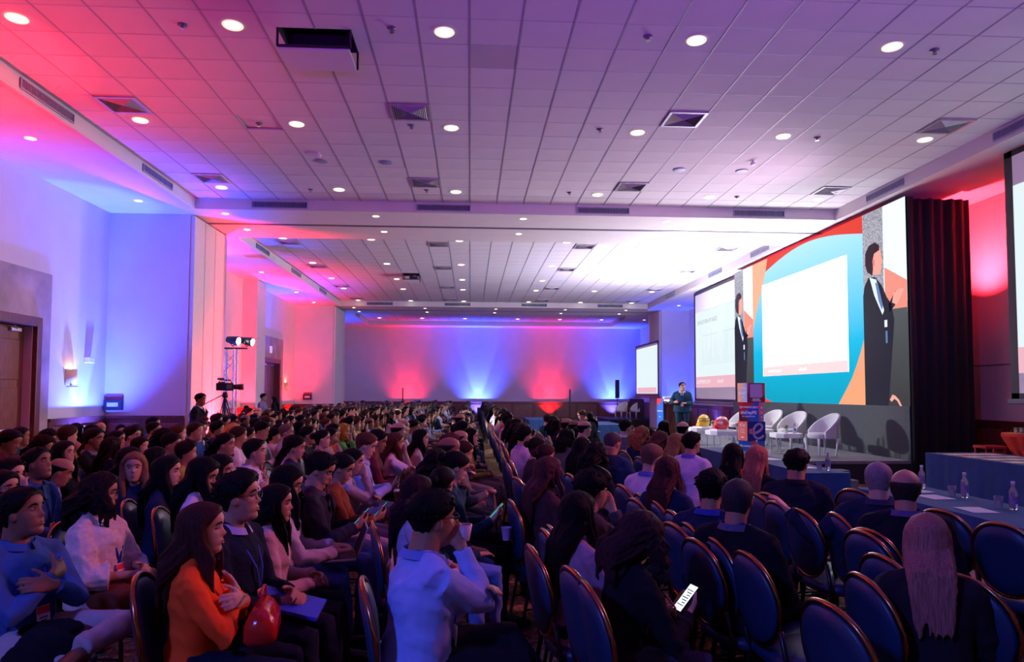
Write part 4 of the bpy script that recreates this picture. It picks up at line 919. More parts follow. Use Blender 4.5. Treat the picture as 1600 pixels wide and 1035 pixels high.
def ik(S, H, l1, l2, hint):
    S, H = Vector(S), Vector(H); d = H-S; L = d.length
    if L > (l1+l2)*.995: H = S+d.normalized()*(l1+l2)*.995; d = H-S; L = d.length
    a = (l1*l1-l2*l2+L*L)/(2*L); h = math.sqrt(max(0, l1*l1-a*a)); u = d.normalized(); p = Vector(hint); p = (p-u*p.dot(u)).normalized()
    return S+u*a+p*h, H
def hand(mb, W, d, nrm, side, curl=.5, spread=1.0, k=1.0, thumb_curl=.4):
    d = Vector(d).normalized(); nrm = Vector(nrm); nrm = (nrm-d*nrm.dot(d)).normalized(); s_ = d.cross(nrm)*side    # s_ points to the thumb side
    mb.tube([W-d*.03, W+d*.015, W+d*.05, W+d*.088], [(.024, .019), (.031, .017), (.040, .015), (.036, .011)], 10, up=nrm)
    for i, (o, L) in enumerate(((.029, .068), (.010, .076), (-.010, .071), (-.028, .056))):
        p = W+d*.078*k+s_*o; dd = (d+s_*(o*2.2*spread)).normalized(); pts = [p-dd*.02, p]; a = curl*(.75+.12*i)
        for j, sl in enumerate((.42, .33, .27)):
            dd = (dd*math.cos(a*(.7 if j == 0 else 1))-nrm*math.sin(a*(.7 if j == 0 else 1))).normalized(); p = p+dd*L*sl; pts.append(p.copy())
        mb.tube(pts, [.0088, .0088, .0083, .0078, .0065], 7, up=nrm)
    p = W+d*.022+s_*.024; dd = (d*.62+s_*.72-nrm*.25).normalized(); pts = [p-dd*.01, p]
    for sl in (.035, .03, .025):
        p = p+dd*sl; pts.append(p.copy()); dd = (dd+d*thumb_curl*.8-nrm*thumb_curl*.5).normalized()
    mb.tube(pts, [.013, .0135, .011, .0098, .0075], 7, up=nrm)
POSE = {   # wrist targets (left, right), palm normals, curl
 'lap':     (((.30, .10, .655), (.30, -.10, .655)), ((0, 0, 1), (0, 0, 1)), .35),
 'clasp':   (((.27, .045, .70), (.28, -.055, .675)), ((0.3, .6, .6), (0.3, -.6, .6)), .9),
 'crossed': (((.215, -.015, .835), (.175, .02, .875)), ((.9, -.2, .3), (.9, .2, .3)), .55),
 'phone':   (((.33, .085, .74), (.335, -.075, .755)), ((.15, .75, -.6), (.15, -.75, -.6)), .75),
 'chin':    (((.24, -.04, .82), (.175, -.035, 1.035)), ((0.2, 0, 1), (-.3, -.9, .3)), .9),
 'type':    (((.37, .11, .71), (.38, -.10, .71)), ((0, 0, 1), (0, 0, 1)), .5),
 'rest':    (((.22, .17, .66), (.28, -.12, .655)), ((0, 0, 1), (0, 0, 1)), .4),
 'stand':   (((.10, .25, .88), (.10, -.25, .88)), ((0, .9, 0), (0, -.9, 0)), .45),
 'talk':    (((.30, .10, 1.10), (.31, -.20, 1.13)), ((.2, .5, .8), (.1, -.8, .4)), .7),
 'fold_st': (((.24, .06, 1.10), (.24, -.06, 1.08)), ((.3, .6, .6), (.3, -.6, .6)), .9),
}
def person_kit(q=1.0, fem=False, hair='short', pose='lap', lean=4, hy=0, hp=0, hr=0, legs='apart', stand=False, top='shirt', fat=1.0, short_sleeve=False, shoulder=None, seed=1, tie=False, arm_over=False, skirt=False, lanyard=False, glasses=False, eyes=True, lower=True, collar=False, detail=True, hand_q=True):
    """build the meshes of one figure. q = 1 fine, 2 medium, 4 coarse. Returns {part: mesh}, head centre, head top"""
    rr = random.Random(seed); parts = []
    L = Matrix.Rotation(math.radians(lean), 3, 'Y'); P0 = Vector((0, 0, .97 if stand else .56))
    def T_(x, y, z): return P0+L @ Vector((x, y, z))
    sw = shoulder or (.155 if fem else .178); N = T_(-.005, 0, .455); dz = .383
    HR = Matrix.Rotation(math.radians(hy), 3, 'Z') @ Matrix.Rotation(math.radians(hp), 3, 'Y') @ Matrix.Rotation(math.radians(hr), 3, 'X')
    NT = N+L @ Vector((.018, 0, .07)); Hc = NT+Vector((0, 0, .075))+HR @ Vector((.018, 0, .0)); HT = Matrix.Translation(Hc) @ HR.to_4x4()
    if fem: HT = HT @ Matrix.Scale(.965, 4)
    # ---- skin
    b = MB(); np_ = 40 if q < 1.5 else 24
    b.rings(head_rings(HT, np_, fem=fem))
    nk = .050 if fem else .060*min(1.12, fat)
    b.tube([N-Vector((0.01, 0, .05)), N, NT+Vector((-.006, 0, 0)), HT @ Vector((-.022, 0, -.055)), HT @ Vector((-.02, 0, .0))], [nk*1.05, nk*1.0, nk*.95, nk*.95, nk*.8], 16)
    for s_ in (-1, 1):
        Te = HT @ Matrix.Translation((-.004, s_*.073, -.008)) @ Matrix.Rotation(s_*.35, 4, 'Z') @ Matrix.Rotation(-.15, 4, 'Y')
        if q < 3: b.ell(Te @ Vector((0, 0, 0)), (.019, .008, .031), Te.to_3x3()); b.ell(Te @ Vector((.0, -s_*.006, -.004)), (.012, .012, .02), Te.to_3x3(), 8, 6)
    ps = POSE[pose]; hands = []
    sl = {}
    for i, s_ in enumerate((1, -1)):
        S = T_(0, s_*sw, dz-.0); H = Vector(ps[0][i]); 
        if not stand: H = H+L @ Vector((0, 0, .3))-Vector((0, 0, .3)) if False else H+Vector((math.sin(math.radians(lean))*.12, 0, 0))
        if arm_over and s_ == 1: H = Vector((.02, .56, .93)); 
        hint = (-.5, s_*.75, -.8) if pose not in ('crossed',) else (-.1, s_*.9, -.8)
        if pose == 'chin' and s_ == -1: hint = (.3, -.3, -1)
        if arm_over and s_ == 1: hint = (-.3, 0, -1)
        E, W = ik(S, H, .285, .255, hint); sl[s_] = (S, E, W)
        d = (W-E).normalized()
        if pose in ('crossed',): d = Vector((-.38, -s_, .22)).normalized()
        if pose == 'chin' and s_ == -1: d = (d+Vector((-.1, .2, .35))).normalized()
        b.tube([N-Vector((0, 0, .04)), S+Vector((0, 0, -.01)), S.lerp(E, .3), E, E.lerp(W, .3), W], [.04, .040, .036, .028, .031, .024], 10)
        if hand_q and q < 3: hand(b, W+d*.005, d, ps[1][i], s_ if ps[1][i][2] >= 0 or True else -s_, ps[2])
        else: b.ell(W+d*.06, (.05, .035, .025))
        hands.append((W, d))
    if fem and skirt:
        for s_ in (-1, 1): b.tube([(.35, s_*.09, .52), (.46, s_*.09, .5), (.5, s_*.09, .25), (.5, s_*.09, .06), (.6, s_*.09, .04)], [.06, .055, .05, .03, .025], 10)
    parts.append(('body', fuse(b, {1: .0066, 2: .0095, 3: .013}[q], 'body', M_skin, 1 if q < 2 else 0), 'skin'))
    # ---- upper clothing
    c = MB(); g = fat*(.92 if fem else 1.0); jk = .016 if top in ('jacket', 'suit', 'coat') else (.02 if top == 'poncho' else .006)
    tor = [((-.03, 0, -.09), .115, .165), ((-.015, 0, .0), .118, .168), ((.0, 0, .10), .112 if fem else .118, .142 if fem else .160), ((.008, 0, .20), .112, .150 if fem else .168), ((.012 if fem else .004, 0, .29), .122 if fem else .120, .162 if fem else .186), ((0, 0, .355), .106, .162 if fem else .186), ((-.003, 0, .405), .084, .125 if fem else .145), ((-.004, 0, .435), .070, .088 if fem else .10), ((0, 0, .458), .060, .066)]
    if top == 'poncho': tor = [(p, a*1.2, b_*1.25) if p[2] < .4 else (p, a, b_) for p, a, b_ in tor]
    c.tube([T_(*p) for p, a, b_ in tor], [(b_*g+jk, a*g+jk) for p, a, b_ in tor], 20, up=L @ Vector((1, 0, 0)))
    if fem:
        for s_ in (-1, 1): c.ell(T_(.085*g, s_*.065, .265), (.055+jk*.5, .06, .055), L)
    for s_ in (1, -1):
        S, E, W = sl[s_]; r0 = .056 if fem else .064
        r0 = r0*(.6+.4*fat)+jk*.7
        c.tube([N+Vector((-.005, s_*.035, -.005)), N.lerp(S, .55)+Vector((0, 0, .004)), S+Vector((0, 0, .0)), S.lerp(E, .12)], [.045, r0*.78, r0*.95, r0], 12)
        Wc = W-(W-E).normalized()*.012
        if short_sleeve: c.tube([S, S.lerp(E, .3), S.lerp(E, .72)], [r0, r0*.95, r0*.92], 12)
        elif top == 'poncho': c.tube([S, S.lerp(E, .5), E, E.lerp(Wc, .5)], [r0*1.1, r0*1.3, r0*1.3, r0*1.25], 12)
        else: c.tube([S, S.lerp(E, .35), S.lerp(E, .8), E, E.lerp(Wc, .25), E.lerp(Wc, .7), Wc], [r0, r0*.93, r0*.82, r0*.84, r0*.80, r0*.66, .036+jk*.7], 12)
    if True:     # hem over the hips
        c.tube([T_(0, 0, .05), T_(.0, 0, -.06), P0+Vector((-.01, 0, -.10))], [(.17*g+jk, .125*g+jk), (.19*g+jk, .14*g+jk), (.195*g+jk, .145*g+jk)], 20, up=(1, 0, 0))
    nm = {'shirt': 'shirt', 'jacket': 'jacket', 'suit': 'jacket', 'coat': 'coat', 'cardigan': 'cardigan', 'sweater': 'sweater', 'poncho': 'sweater'}[top]
    parts.append((nm, fuse(c, {1: .0105, 2: .016, 3: .024}[q], nm, M_knit if top in ('sweater', 'poncho') else M_cloth, 2 if q < 3 else 1, .0085 if q < 3 else .006, seed=seed*.37), 'top'))
    if (collar or top in ('suit', 'jacket')) and q < 3:
        m = MB(); n = 20; R = []
        for rad, z, dr in ((nk*1.15, -.01, 0), (nk*1.10, .026, 0), (nk*1.17, .028, 0), (nk*1.45, -.006, 0)):
            R.append([T_(-.008+rad*1.05*math.cos(a)+(.012 if math.cos(a) > 0 else 0), rad*1.12*math.sin(a), .452+z-(.028 if math.cos(a) > .2 else 0)*max(0, math.cos(a))) for a in [.22+(2*PI-.44)*i/n for i in range(n+1)]])
        for i in range(3): m.add(R[i]+R[i+1], [(j, j+1, n+2+j, n+1+j) for j in range(n)])
        parts.append(('collar', m.mesh('collar', M_cloth, True), 'collar'))
    if top in ('suit', 'jacket') and q < 3:
        fx = .125*g+jk
        m = MB(); m.prism([(-.045, .44), (.045, .44), (.012, .16), (-.012, .16)], fx-.012, fx+.003, 'x'); v2 = []
        for v in m.v: v2.append(tuple(T_(v[0]-(.045 if v[2] > .4 else 0), v[1], v[2])))
        m.v = v2; parts.append(('shirt_front', m.mesh('shirt_front', M_cloth), 'collar'))
        for s_ in (-1, 1):
            m = MB(); m.prism([(s_*.05, .45), (s_*.095, .36), (s_*.055, .34), (s_*.016, .15), (s_*.035, .30)][::s_], fx+.001, fx+.007, 'x'); m.v = [tuple(T_(v[0]-(.05 if v[2] > .4 else .0), v[1], v[2])) for v in m.v]; parts.append(('lapel', m.mesh('lapel', M_cloth), 'top'))
        if tie:
            m = MB(); m.prism([(-.012, .435), (.012, .435), (.02, .2), (0, .16), (-.02, .2)], fx+.003, fx+.008, 'x'); m.v = [tuple(T_(v[0]-(.045 if v[2] > .4 else 0), v[1], v[2])) for v in m.v]; parts.append(('tie', m.mesh('tie', M_cloth), 'tie'))
    # ---- lower clothing and shoes
    if lower:
        t = MB(); feet = []
        if stand:
            for s_ in (-1, 1):
                K = Vector((.02, s_*.1, .50)); A = Vector((-.01, s_*.11, .09)); Hq = P0+Vector((0, s_*.09, -.02)); t.tube([Hq, Hq.lerp(K, .5), K, K.lerp(A, .4), A], [.098*g, .088*g, .066, .062, .052], 12); feet.append((A, Vector((1, s_*.15, 0)).normalized()))
            t.ell(P0+Vector((0, 0, -.0)), (.115*g, .165*g, .12))
        else:
            t.ell(Vector((-.02, 0, .55)), (.135*g, .175*g, .10))
            for s_ in (-1, 1):
                K = Vector((.43, s_*.105, .515)); A = Vector((.44+.03*s_, s_*.115, .10)); fd = Vector((1, s_*.2, 0)).normalized()
                if legs == 'crossed' and s_ == 1: K = Vector((.44, .02, .60)); A = Vector((.60, -.16, .30)); fd = Vector((.75, -.45, -.35)).normalized()
                if legs == 'ankle' and s_ == 1: K = Vector((.40, .22, .60)); A = Vector((.47, -.12, .60)); fd = Vector((.35, -.9, .1)).normalized()
                if legs == 'out': A = A+Vector((.16, 0, 0))
                Hq = Vector((0, s_*.09, .56))
                r_ = (.092, .088, .070, .064, .054) if not fem else (.09, .084, .064, .058, .047)
                if not skirt: t.tube([Hq, Hq.lerp(K, .5)+Vector((0, 0, .006)), K, K.lerp(A, .35), A], [x*(.5+.5*fat) for x in r_], 12)
                else: t.tube([Hq, Hq.lerp(K, .5), K+Vector((.02, 0, -.01)), K+Vector((.03, 0, -.2))], [.1, .1, .085, .09], 12)
                feet.append((A, fd))
        parts.append(('skirt' if skirt else 'trousers', fuse(t, {1: .013, 2: .018, 3: .026}[q], 'trousers', M_cloth, 2 if q < 3 else 1, .009 if q < 3 else 0, seed=seed), 'low'))
        if q < 3:
            for A, fd in feet:
                m = MB(); upv = Vector((0, 0, 1)); h0 = A+Vector((0, 0, -.035 if not stand else -.045))
                m.tube([h0-fd*.05+Vector((0, 0, -.01)), h0-fd*.03, h0+fd*.05, h0+fd*.13-Vector((0, 0, .008)), h0+fd*.19-Vector((0, 0, .018)), h0+fd*.215-Vector((0, 0, .022))], [(.022, .03), (.036, .042), (.042, .04), (.047, .03), (.038, .022), (.015, .012)], 12, up=upv)
                me = m.mesh('shoe', M_leather, True); m = MB(); d2 = Vector((fd.x, fd.y, fd.z)); R = []
                for u, w_ in ((-.055, .02), (-.03, .036), (.05, .036), (.13, .046), (.19, .038), (.218, .014)): 
                    c0 = h0+fd*u-Vector((0, 0, .04)); sd = Vector((-fd.y, fd.x, 0)).normalized(); R.append([c0+sd*w_+Vector((0, 0, .012)), c0-sd*w_+Vector((0, 0, .012)), c0-sd*w_-Vector((0, 0, .012)), c0+sd*w_-Vector((0, 0, .012))])
                m.rings(R); parts.append(('shoe', me, 'shoe', [('sole', m.mesh('sole', M_leather), 'sole')]))
    # ---- hair
    fr = .066; nph = 48 if q < 1.5 else (28 if q < 3 else 18)
    zs = [-.11, -.1, -.088, -.076, -.064, -.05, -.036, -.022, -.008, .006, .02, .034, .048, .06, .072, .082, .092, .1, .106, .1095]
    vol = {'short': .017, 'fade': .012, 'crop': .008, 'long': .02, 'straight': .018, 'wavy': .03, 'bun': .013, 'curly': .032, 'bald': .009, 'quiff': .02, 'shaved': .004}[hair]
    if q > 2.5: vol += .004
    def off(phi, z):
        a = abs(((phi+PI) % (2*PI))-PI); frn = fr if hair not in ('bald',) else .2
        h = hairline(phi, z, fr if hair != 'shaved' else .075, -.085 if not fem else -.1)
        if hair == 'bald' and z > .035-.0*a: h = min(h, .035-z+(.0))
        if hair in ('long', 'straight', 'wavy', 'curly') and a > 1.2: h = max(h, .02)      # covers ears and nape
        e = max(0, min(1, h/.014+.35)); e = e*e*(3-2*e)
        v = vol
        if hair in ('fade', 'short', 'quiff') and z < .03: v = vol*(.35+.65*max(0, min(1, (z+.03)/.06)))
        if hair == 'quiff' and z > .05 and a < 1.2: v = vol*1.7
        nzv = .0
        if hair in ('wavy', 'curly'): nzv = .012*(noise.noise(Vector((math.cos(phi)*3.2, math.sin(phi)*3.2, z*38+seed))))+.005*math.sin(phi*23+z*90)
        elif hair in ('short', 'quiff', 'long', 'straight'): nzv = .004*noise.noise(Vector((math.cos(phi)*7, math.sin(phi)*7, z*60+seed)))+.0012*math.sin(phi*60)
        if hair in ('long', 'straight') and a < .5: v *= 1+.0*a
        return -.009+(v+.009+nzv)*e
    Rr = head_rings(HT, nph, off, zs, fem); hb = MB(); hb.rings(Rr)
    locks_on = hair in ('long', 'straight', 'wavy', 'curly')
    if hair in ('long', 'straight', 'wavy', 'curly') :
        Ld = {'long': .40, 'straight': .44, 'wavy': .24, 'curly': .22}[hair]; nl = int({'long': 150, 'straight': 170, 'wavy': 140, 'curly': 150}[hair]/(q**1.4)); segs = 9 if q < 3 else 5
        HI = HT.to_3x3(); bk = N+Vector((-.115-jk, 0, -.0))
        for i in range(nl):
            a = rr.uniform(1.22 if hair != 'straight' else 1.35, PI)*rr.choice((-1, 1)); z0 = rr.uniform(-.01, .075); lay = rr.uniform(.6, 1.12)
            p = HT @ headpt(a, z0, vol*.75*lay+.002, fem); pts = [HT @ headpt(a*.96, min(.1, z0+.035), vol*.55, fem), p]
            sy = math.sin(a); out = Vector((-abs(math.cos(a)) if abs(a) > PI/2 else .12, sy, 0)); LL = Ld*rr.uniform(.75, 1.06)*(1 if abs(a) > 1.9 else .9)
            x0 = p.copy(); ph = rr.uniform(0, 6)
            for j in range(1, segs+1):
                u = j/segs; tz = x0.z-LL*u
                # hug the skull/neck then fall over the back or front of the shoulders
                loc = HI.transposed() @ (Vector((x0.x, x0.y, 0))-Vector((Hc.x, Hc.y, 0)))
                r_out = .0 if u < .25 else min(1, (u-.25)/.3)
                backx = min(0, (N.x-.118-jk)-x0.x)*r_out*(1 if abs(a) > 1.75 else .0); sx = (.045*r_out*(1 if abs(a) <= 1.75 else 0))
                wob = (.014 if hair in ('wavy', 'curly') else .0035)*math.sin(u*(16 if hair == 'curly' else 9)+ph); wob2 = (.014 if hair in ('wavy', 'curly') else .003)*math.cos(u*11+ph)
                pts.append(Vector((x0.x+backx+sx+wob-.012*u*(abs(a) > 1.75), x0.y*(1-.25*u*(hair != 'curly'))+sy*.012*math.sin(u*2.5)+wob2, tz)))
            w0 = rr.uniform(.009, .016)*(q**.55); n_ = len(pts)
            hb.tube(pts, [(w0*(.55+.6*math.sin(PI*min(1, .18+k/n_*.9))), w0*.55) for k in range(n_-1)]+[(w0*.12, w0*.1)], 6 if q < 3 else 4)
        # solid inner mass so that no gap opens between the locks
        z1 = HT @ Vector((-.045, 0, -.02)); z2 = Vector((min(z1.x, N.x-.085), 0+z1.y*.5, N.z-.02)); z3 = Vector((N.x-.108-jk*.8, 0, HT.translation.z-Ld*.82))
        hb.tube([HT @ Vector((-.035, 0, .04)), z1, z2, z3], [(.072, .055), (.078, .05), (.082, .035), (.06, .015)], 12, up=(1, 0, 0))
    elif q < 2.5 and hair in ('short', 'quiff'):
        for i in range(70 if q < 1.5 else 30):
            a = rr.uniform(-PI, PI); z0 = rr.uniform(.0, .1); 
            if hairline(a, z0) < .012: continue
            p = HT @ headpt(a, z0, vol*.55, fem); n_ = (HT @ headpt(a, z0, vol*1.25, fem))-p; d = Vector((rr.uniform(-.3, .8), rr.uniform(-.5, .5), rr.uniform(-.5, .2)))
            d = (HT.to_3x3() @ d).normalized()*.02; d = d*.9; hb.tube([p-d*.6, p+n_*.35, p+n_*.45+d*.6, p+n_*.1+d*1.5], [.005, .010, .008, .002], 6)
    if hair == 'bun': hb.ell(HT @ Vector((-.125, 0, .03)), (.04, .045, .04), None, 14, 10)
    if hair == 'bun' and q < 3: hb.tube([HT @ Vector((-.06, 0, .05)), HT @ Vector((-.12, 0, .03))], [.05, .03], 10)
    if q < 3 and locks_on: hm = fuse(hb, .0062 if q < 2 else .009, 'hair', M_hair, 3 if q < 2 else 2)
    else: hm = hb.mesh('hair', M_hair, True)
    parts.append(('hair', hm, 'hair'))
    # ---- face
    if q < 3 and eyes:
        for s_ in (-1, 1):
            e = MB(); Te = HT @ Matrix.Translation((.0722, s_*.031, .002)); e.ell(Te.translation, (.0115, .0125, .0068), HT.to_3x3(), 12, 8); e.m = 1; e.ell(Te @ Vector((.0068, 0, .0)), (.0060, .0062, .0058), HT.to_3x3(), 8, 6); parts.append(('eye', e.mesh('eye', [M_eye, M_iris], True), None))
            e = MB(); e.tube([HT @ (headpt(s_*y_, z_, .003, fem)) for y_, z_ in ((.20, .020), (.36, .026), (.55, .024), (.72, .014))], [(.002, .004), (.0025, .0045), (.0022, .004), (.001, .0015)], 6); parts.append(('eyebrow', e.mesh('eyebrow', M_hair, True), 'hair'))
        e = MB()
        for z_, rd in ((-.0735, .0042), (-.0625, .0032)): e.tube([HT @ headpt(u, z_, .0005, fem) for u in (-.26, -.13, 0, .13, .26)], [.001, rd, rd*1.1, rd, .001], 6)
        parts.append(('lips', e.mesh('lips', M_lip, True), 'lip'))
    if glasses and q < 3:
        e = MB()
        for s_ in (-1, 1):
            cc = [(.098, s_*.033+.024*math.cos(a), -.002+.019*math.sin(a)) for a in [2*PI*i/16 for i in range(16)]]; e.tube([HT @ Vector(p) for p in cc], .0019, 5, closed=True)
            e.tube([HT @ Vector((.098, s_*.057, .004)), HT @ Vector((.06, s_*.074, .006)), HT @ Vector((-.01, s_*.08, .004)), HT @ Vector((-.03, s_*.078, -.014))], .0019, 5)
        e.tube([HT @ Vector((.098, -.011, .002)), HT @ Vector((.103, 0, .006)), HT @ Vector((.098, .011, .002))], .0018, 5); parts.append(('glasses', e.mesh('glasses', M_frame, True), None))
    if lanyard and q < 3:
        fx = .130*g+jk+(.012 if fem else .004); yy = .05
        e = MB(); pts = [T_(-.075*g-jk-.003, 0, .455), T_(-.045, .07, .472+jk), T_(.03, .078, .435+jk), T_(.098*g+jk, .058, .35), T_(fx, .03, .26), T_(fx+.002, .0, .16)]; p2 = [T_(-.075*g-jk-.003, 0, .455), T_(-.045, -.07, .472+jk), T_(.03, -.078, .435+jk), T_(.098*g+jk, -.058, .35), T_(fx, -.03, .26), T_(fx+.002, 0, .16)]
        for P_ in (pts, p2): e.tube(P_, (.009, .0022) if False else [(.0085, .0025)]*6, 6, up=(1, 0, 0.3))
        parts.append(('lanyard', e.mesh('lanyard', M_cloth, True), 'lanyard'))
        e = MB(); e.box(fx+.002, fx+.005, -.035, .035, .05, .155); e.v = [tuple(T_(*v)) for v in e.v]; e2 = MB(); e2.box(fx+.005, fx+.0062, -.034, .034, .118, .152); e2.box(fx+.005, fx+.0062, -.034, .034, .052, .062); e2.v = [tuple(T_(*v)) for v in e2.v]
        e3 = MB()
        for k_, wd in enumerate((.022, .016, .019)): e3.box(fx+.005, fx+.0058, -wd, wd, .098-k_*.014, .103-k_*.014)
        e3.v = [tuple(T_(*v)) for v in e3.v]
        parts.append(('badge', e.mesh('badge', M_white), None, [('badge_band', e2.mesh('badge_band', M_c['red']), None), ('badge_print', e3.mesh('badge_print', M_black), None)]))
    return dict(parts=parts, head=Hc, top=(HT @ Vector((0, 0, .11+vol))).z, wrists=hands, T=T_, HT=HT)
SKIN = {'tan': (.36, .17, .10), 'light': (.52, .28, .19), 'brown': (.24, .105, .06), 'mid': (.42, .21, .135)}
HAIR = {'black': (.006, .005, .006), 'dark': (.014, .007, .007), 'brown': (.07, .028, .016), 'auburn': (.13, .035, .02), 'blond': (.42, .24, .11), 'grey': (.23, .21, .21), 'light': (.16, .08, .045), 'red': (.25, .075, .03)}
def dress(root, kit, cols):
    for p in kit['parts']:
        nm, me, ck = p[:3]; o = link(nm, me, root)
        if ck: o.color = tuple(cols[ck])+(1,)
        if len(p) > 3:
            for n2, m2, c2 in p[3]:
                o2 = link(n2, m2, o)
                if c2: o2.color = tuple(cols[c2])+(1,)
def colors(skin='tan', hair='black', top=(.02, .02, .03), low=(.015, .015, .02), collar=(.6, .6, .65), lanyard=(.03, .06, .4), tie=(.05, .08, .3), shoe=(.015, .012, .012), sole=(.02, .02, .02)):
    s_ = SKIN[skin] if isinstance(skin, str) else skin; h = HAIR[hair] if isinstance(hair, str) else hair
    return dict(skin=s_, hair=h, top=top, low=low, collar=collar, lanyard=lanyard, tie=tie, shoe=shoe, sole=sole, lip=(s_[0]*.85, s_[1]*.45, s_[2]*.5))
def ray(px, py):
    u2 = (px-800)/F_PX; v2 = -(py-517.5)/F_PX+.03798
    u = u2*math.cos(ROLL)+v2*math.sin(ROLL); v = -u2*math.sin(ROLL)+v2*math.cos(ROLL); d = fw+rt*u+up*v; return d/d.y
def at_z(px, py, z): d = ray(px, py); return Vector((0, 0, CZ))+d*((z-CZ)/d.z)
placed = []      # (x, y) of every seated figure
def put(kit, px, py, ztop, rz, label, cols, group=None):
    """seat a figure so that the top of the head is seen at pixel px, py and stands ztop above the floor"""
    k = ztop/kit['top']; T = at_z(px, py, ztop); R = Matrix.Rotation(math.radians(rz), 3, 'Z'); h = R @ (kit['head']*k)
    loc = Vector((T.x-h.x, T.y-h.y, 0)); t = thing('person', label, 'person', loc, math.radians(rz), group); t.scale = (k, k, k); dress(t, kit, cols); placed.append((loc.x, loc.y, rz)); return t

# ------------------------------------------------------------------ banquet chairs
M_seatb = mat('blue_vinyl', (.007, .032, .09), .42, var=.1, scale=20, bump=.08, bscale=120); M_copper = mat('copper_tube', (.42, .17, .075), .25, metal=1.0, var=.1); M_leg = mat('chair_leg', (.02, .018, .02), .3, metal=.5)
def oval(k=1.0, n=32, z0=.50, h=.45, w_=.215):
    P_ = []
    for i in range(n):
        a = 2*PI*i/n; c, s_ = math.cos(a), math.sin(a); yy = w_*k*(abs(c)**.9)*(1 if c > 0 else -1)*(1-.14*max(0, -s_)); zz = z0+h/2+h/2*k*(abs(s_)**.95)*(1 if s_ > 0 else -1); P_.append((yy, zz))
    return P_
def backpt(y, z, o=0.0): return Vector((-.20-(z-.48)*.16-.03*(1-(y/.22)**2)*1.0+o, y, z))
def chair_meshes():
    R = []
    for k, o in ((.0001, .018), (.6, .022), (.90, .018), (.95, .0), (.90, -.018), (.6, -.022), (.0001, -.02)): R.append([backpt(y, z, o) for y, z in oval(k)])
    mb = MB(); mb.rings(R, cap=False); bk = mb.mesh('backrest', M_seatb, True)
    fr = MB().tube([backpt(y, z) for y, z in oval(1.0, 36)], .0125, 8, closed=True).mesh('back_frame', M_copper, True)
    n = 28; S_ = [(.02+.225*(abs(math.cos(a))**.6)*(1 if math.cos(a) > 0 else -1), .22*(abs(math.sin(a))**.6)*(1 if math.sin(a) > 0 else -1)) for a in [2*PI*i/n for i in range(n)]]
    mb = MB(); mb.rings([[(x*k+.0, y*k, z) for x, y in S_] for k, z in ((.9, .40), (1, .415), (1, .445), (.93, .468), (.7, .476), (.02, .478))]); seat = mb.mesh('seat', M_seatb, True)
    fl = MB().tube([(.20, 0, .41), (.22, 0, 0)], [.013, .011], 8).mesh('leg', M_leg, True); rl = MB().tube([backpt(.2, .62)*1-Vector((0, .2, 0)), (-.19, 0, .42), (-.27, 0, 0)], [.013, .014, .011], 8).mesh('leg', M_leg, True)
    stt = MB().tube([(.205, -.18, .12), (.205, .18, .12)], .008, 6).mesh('stretcher', M_leg, True); ss = MB().tube([(.20, 0, .2), (-.22, 0, .2)], .008, 6).mesh('stretcher', M_leg, True)
    return bk, fr, seat, fl, rl, stt, ss
CHM = chair_meshes(); chairs = []
mb = MB()
for me in CHM[:3]:
    mb.add([v.co for v in me.vertices], [tuple(p.vertices) for p in me.polygons])
def chair(x, y, rz, label, group=None, full=True):
    t = thing('banquet_chair', label, 'chair', (x, y, 0), math.radians(rz), group)
    link('seat', CHM[2], t); link('backrest', CHM[0], t); link('back_frame', CHM[1], t)
    if full:
        for s_ in (-1, 1): link('leg', CHM[3], t, (0, s_*.19, 0)); link('leg', CHM[4], t, (0, s_*.195, 0)); link('stretcher', CHM[6], t, (0, s_*.19, 0))
        link('stretcher', CHM[5], t)
    chairs.append((x, y)); return t
def chair_px(px, py, rz, label, group=None):
    T = at_z(px, py, .955); c = Matrix.Rotation(math.radians(rz), 3, 'Z') @ backpt(0, .955); return chair(T.x-c.x, T.y-c.y, rz, label, group)
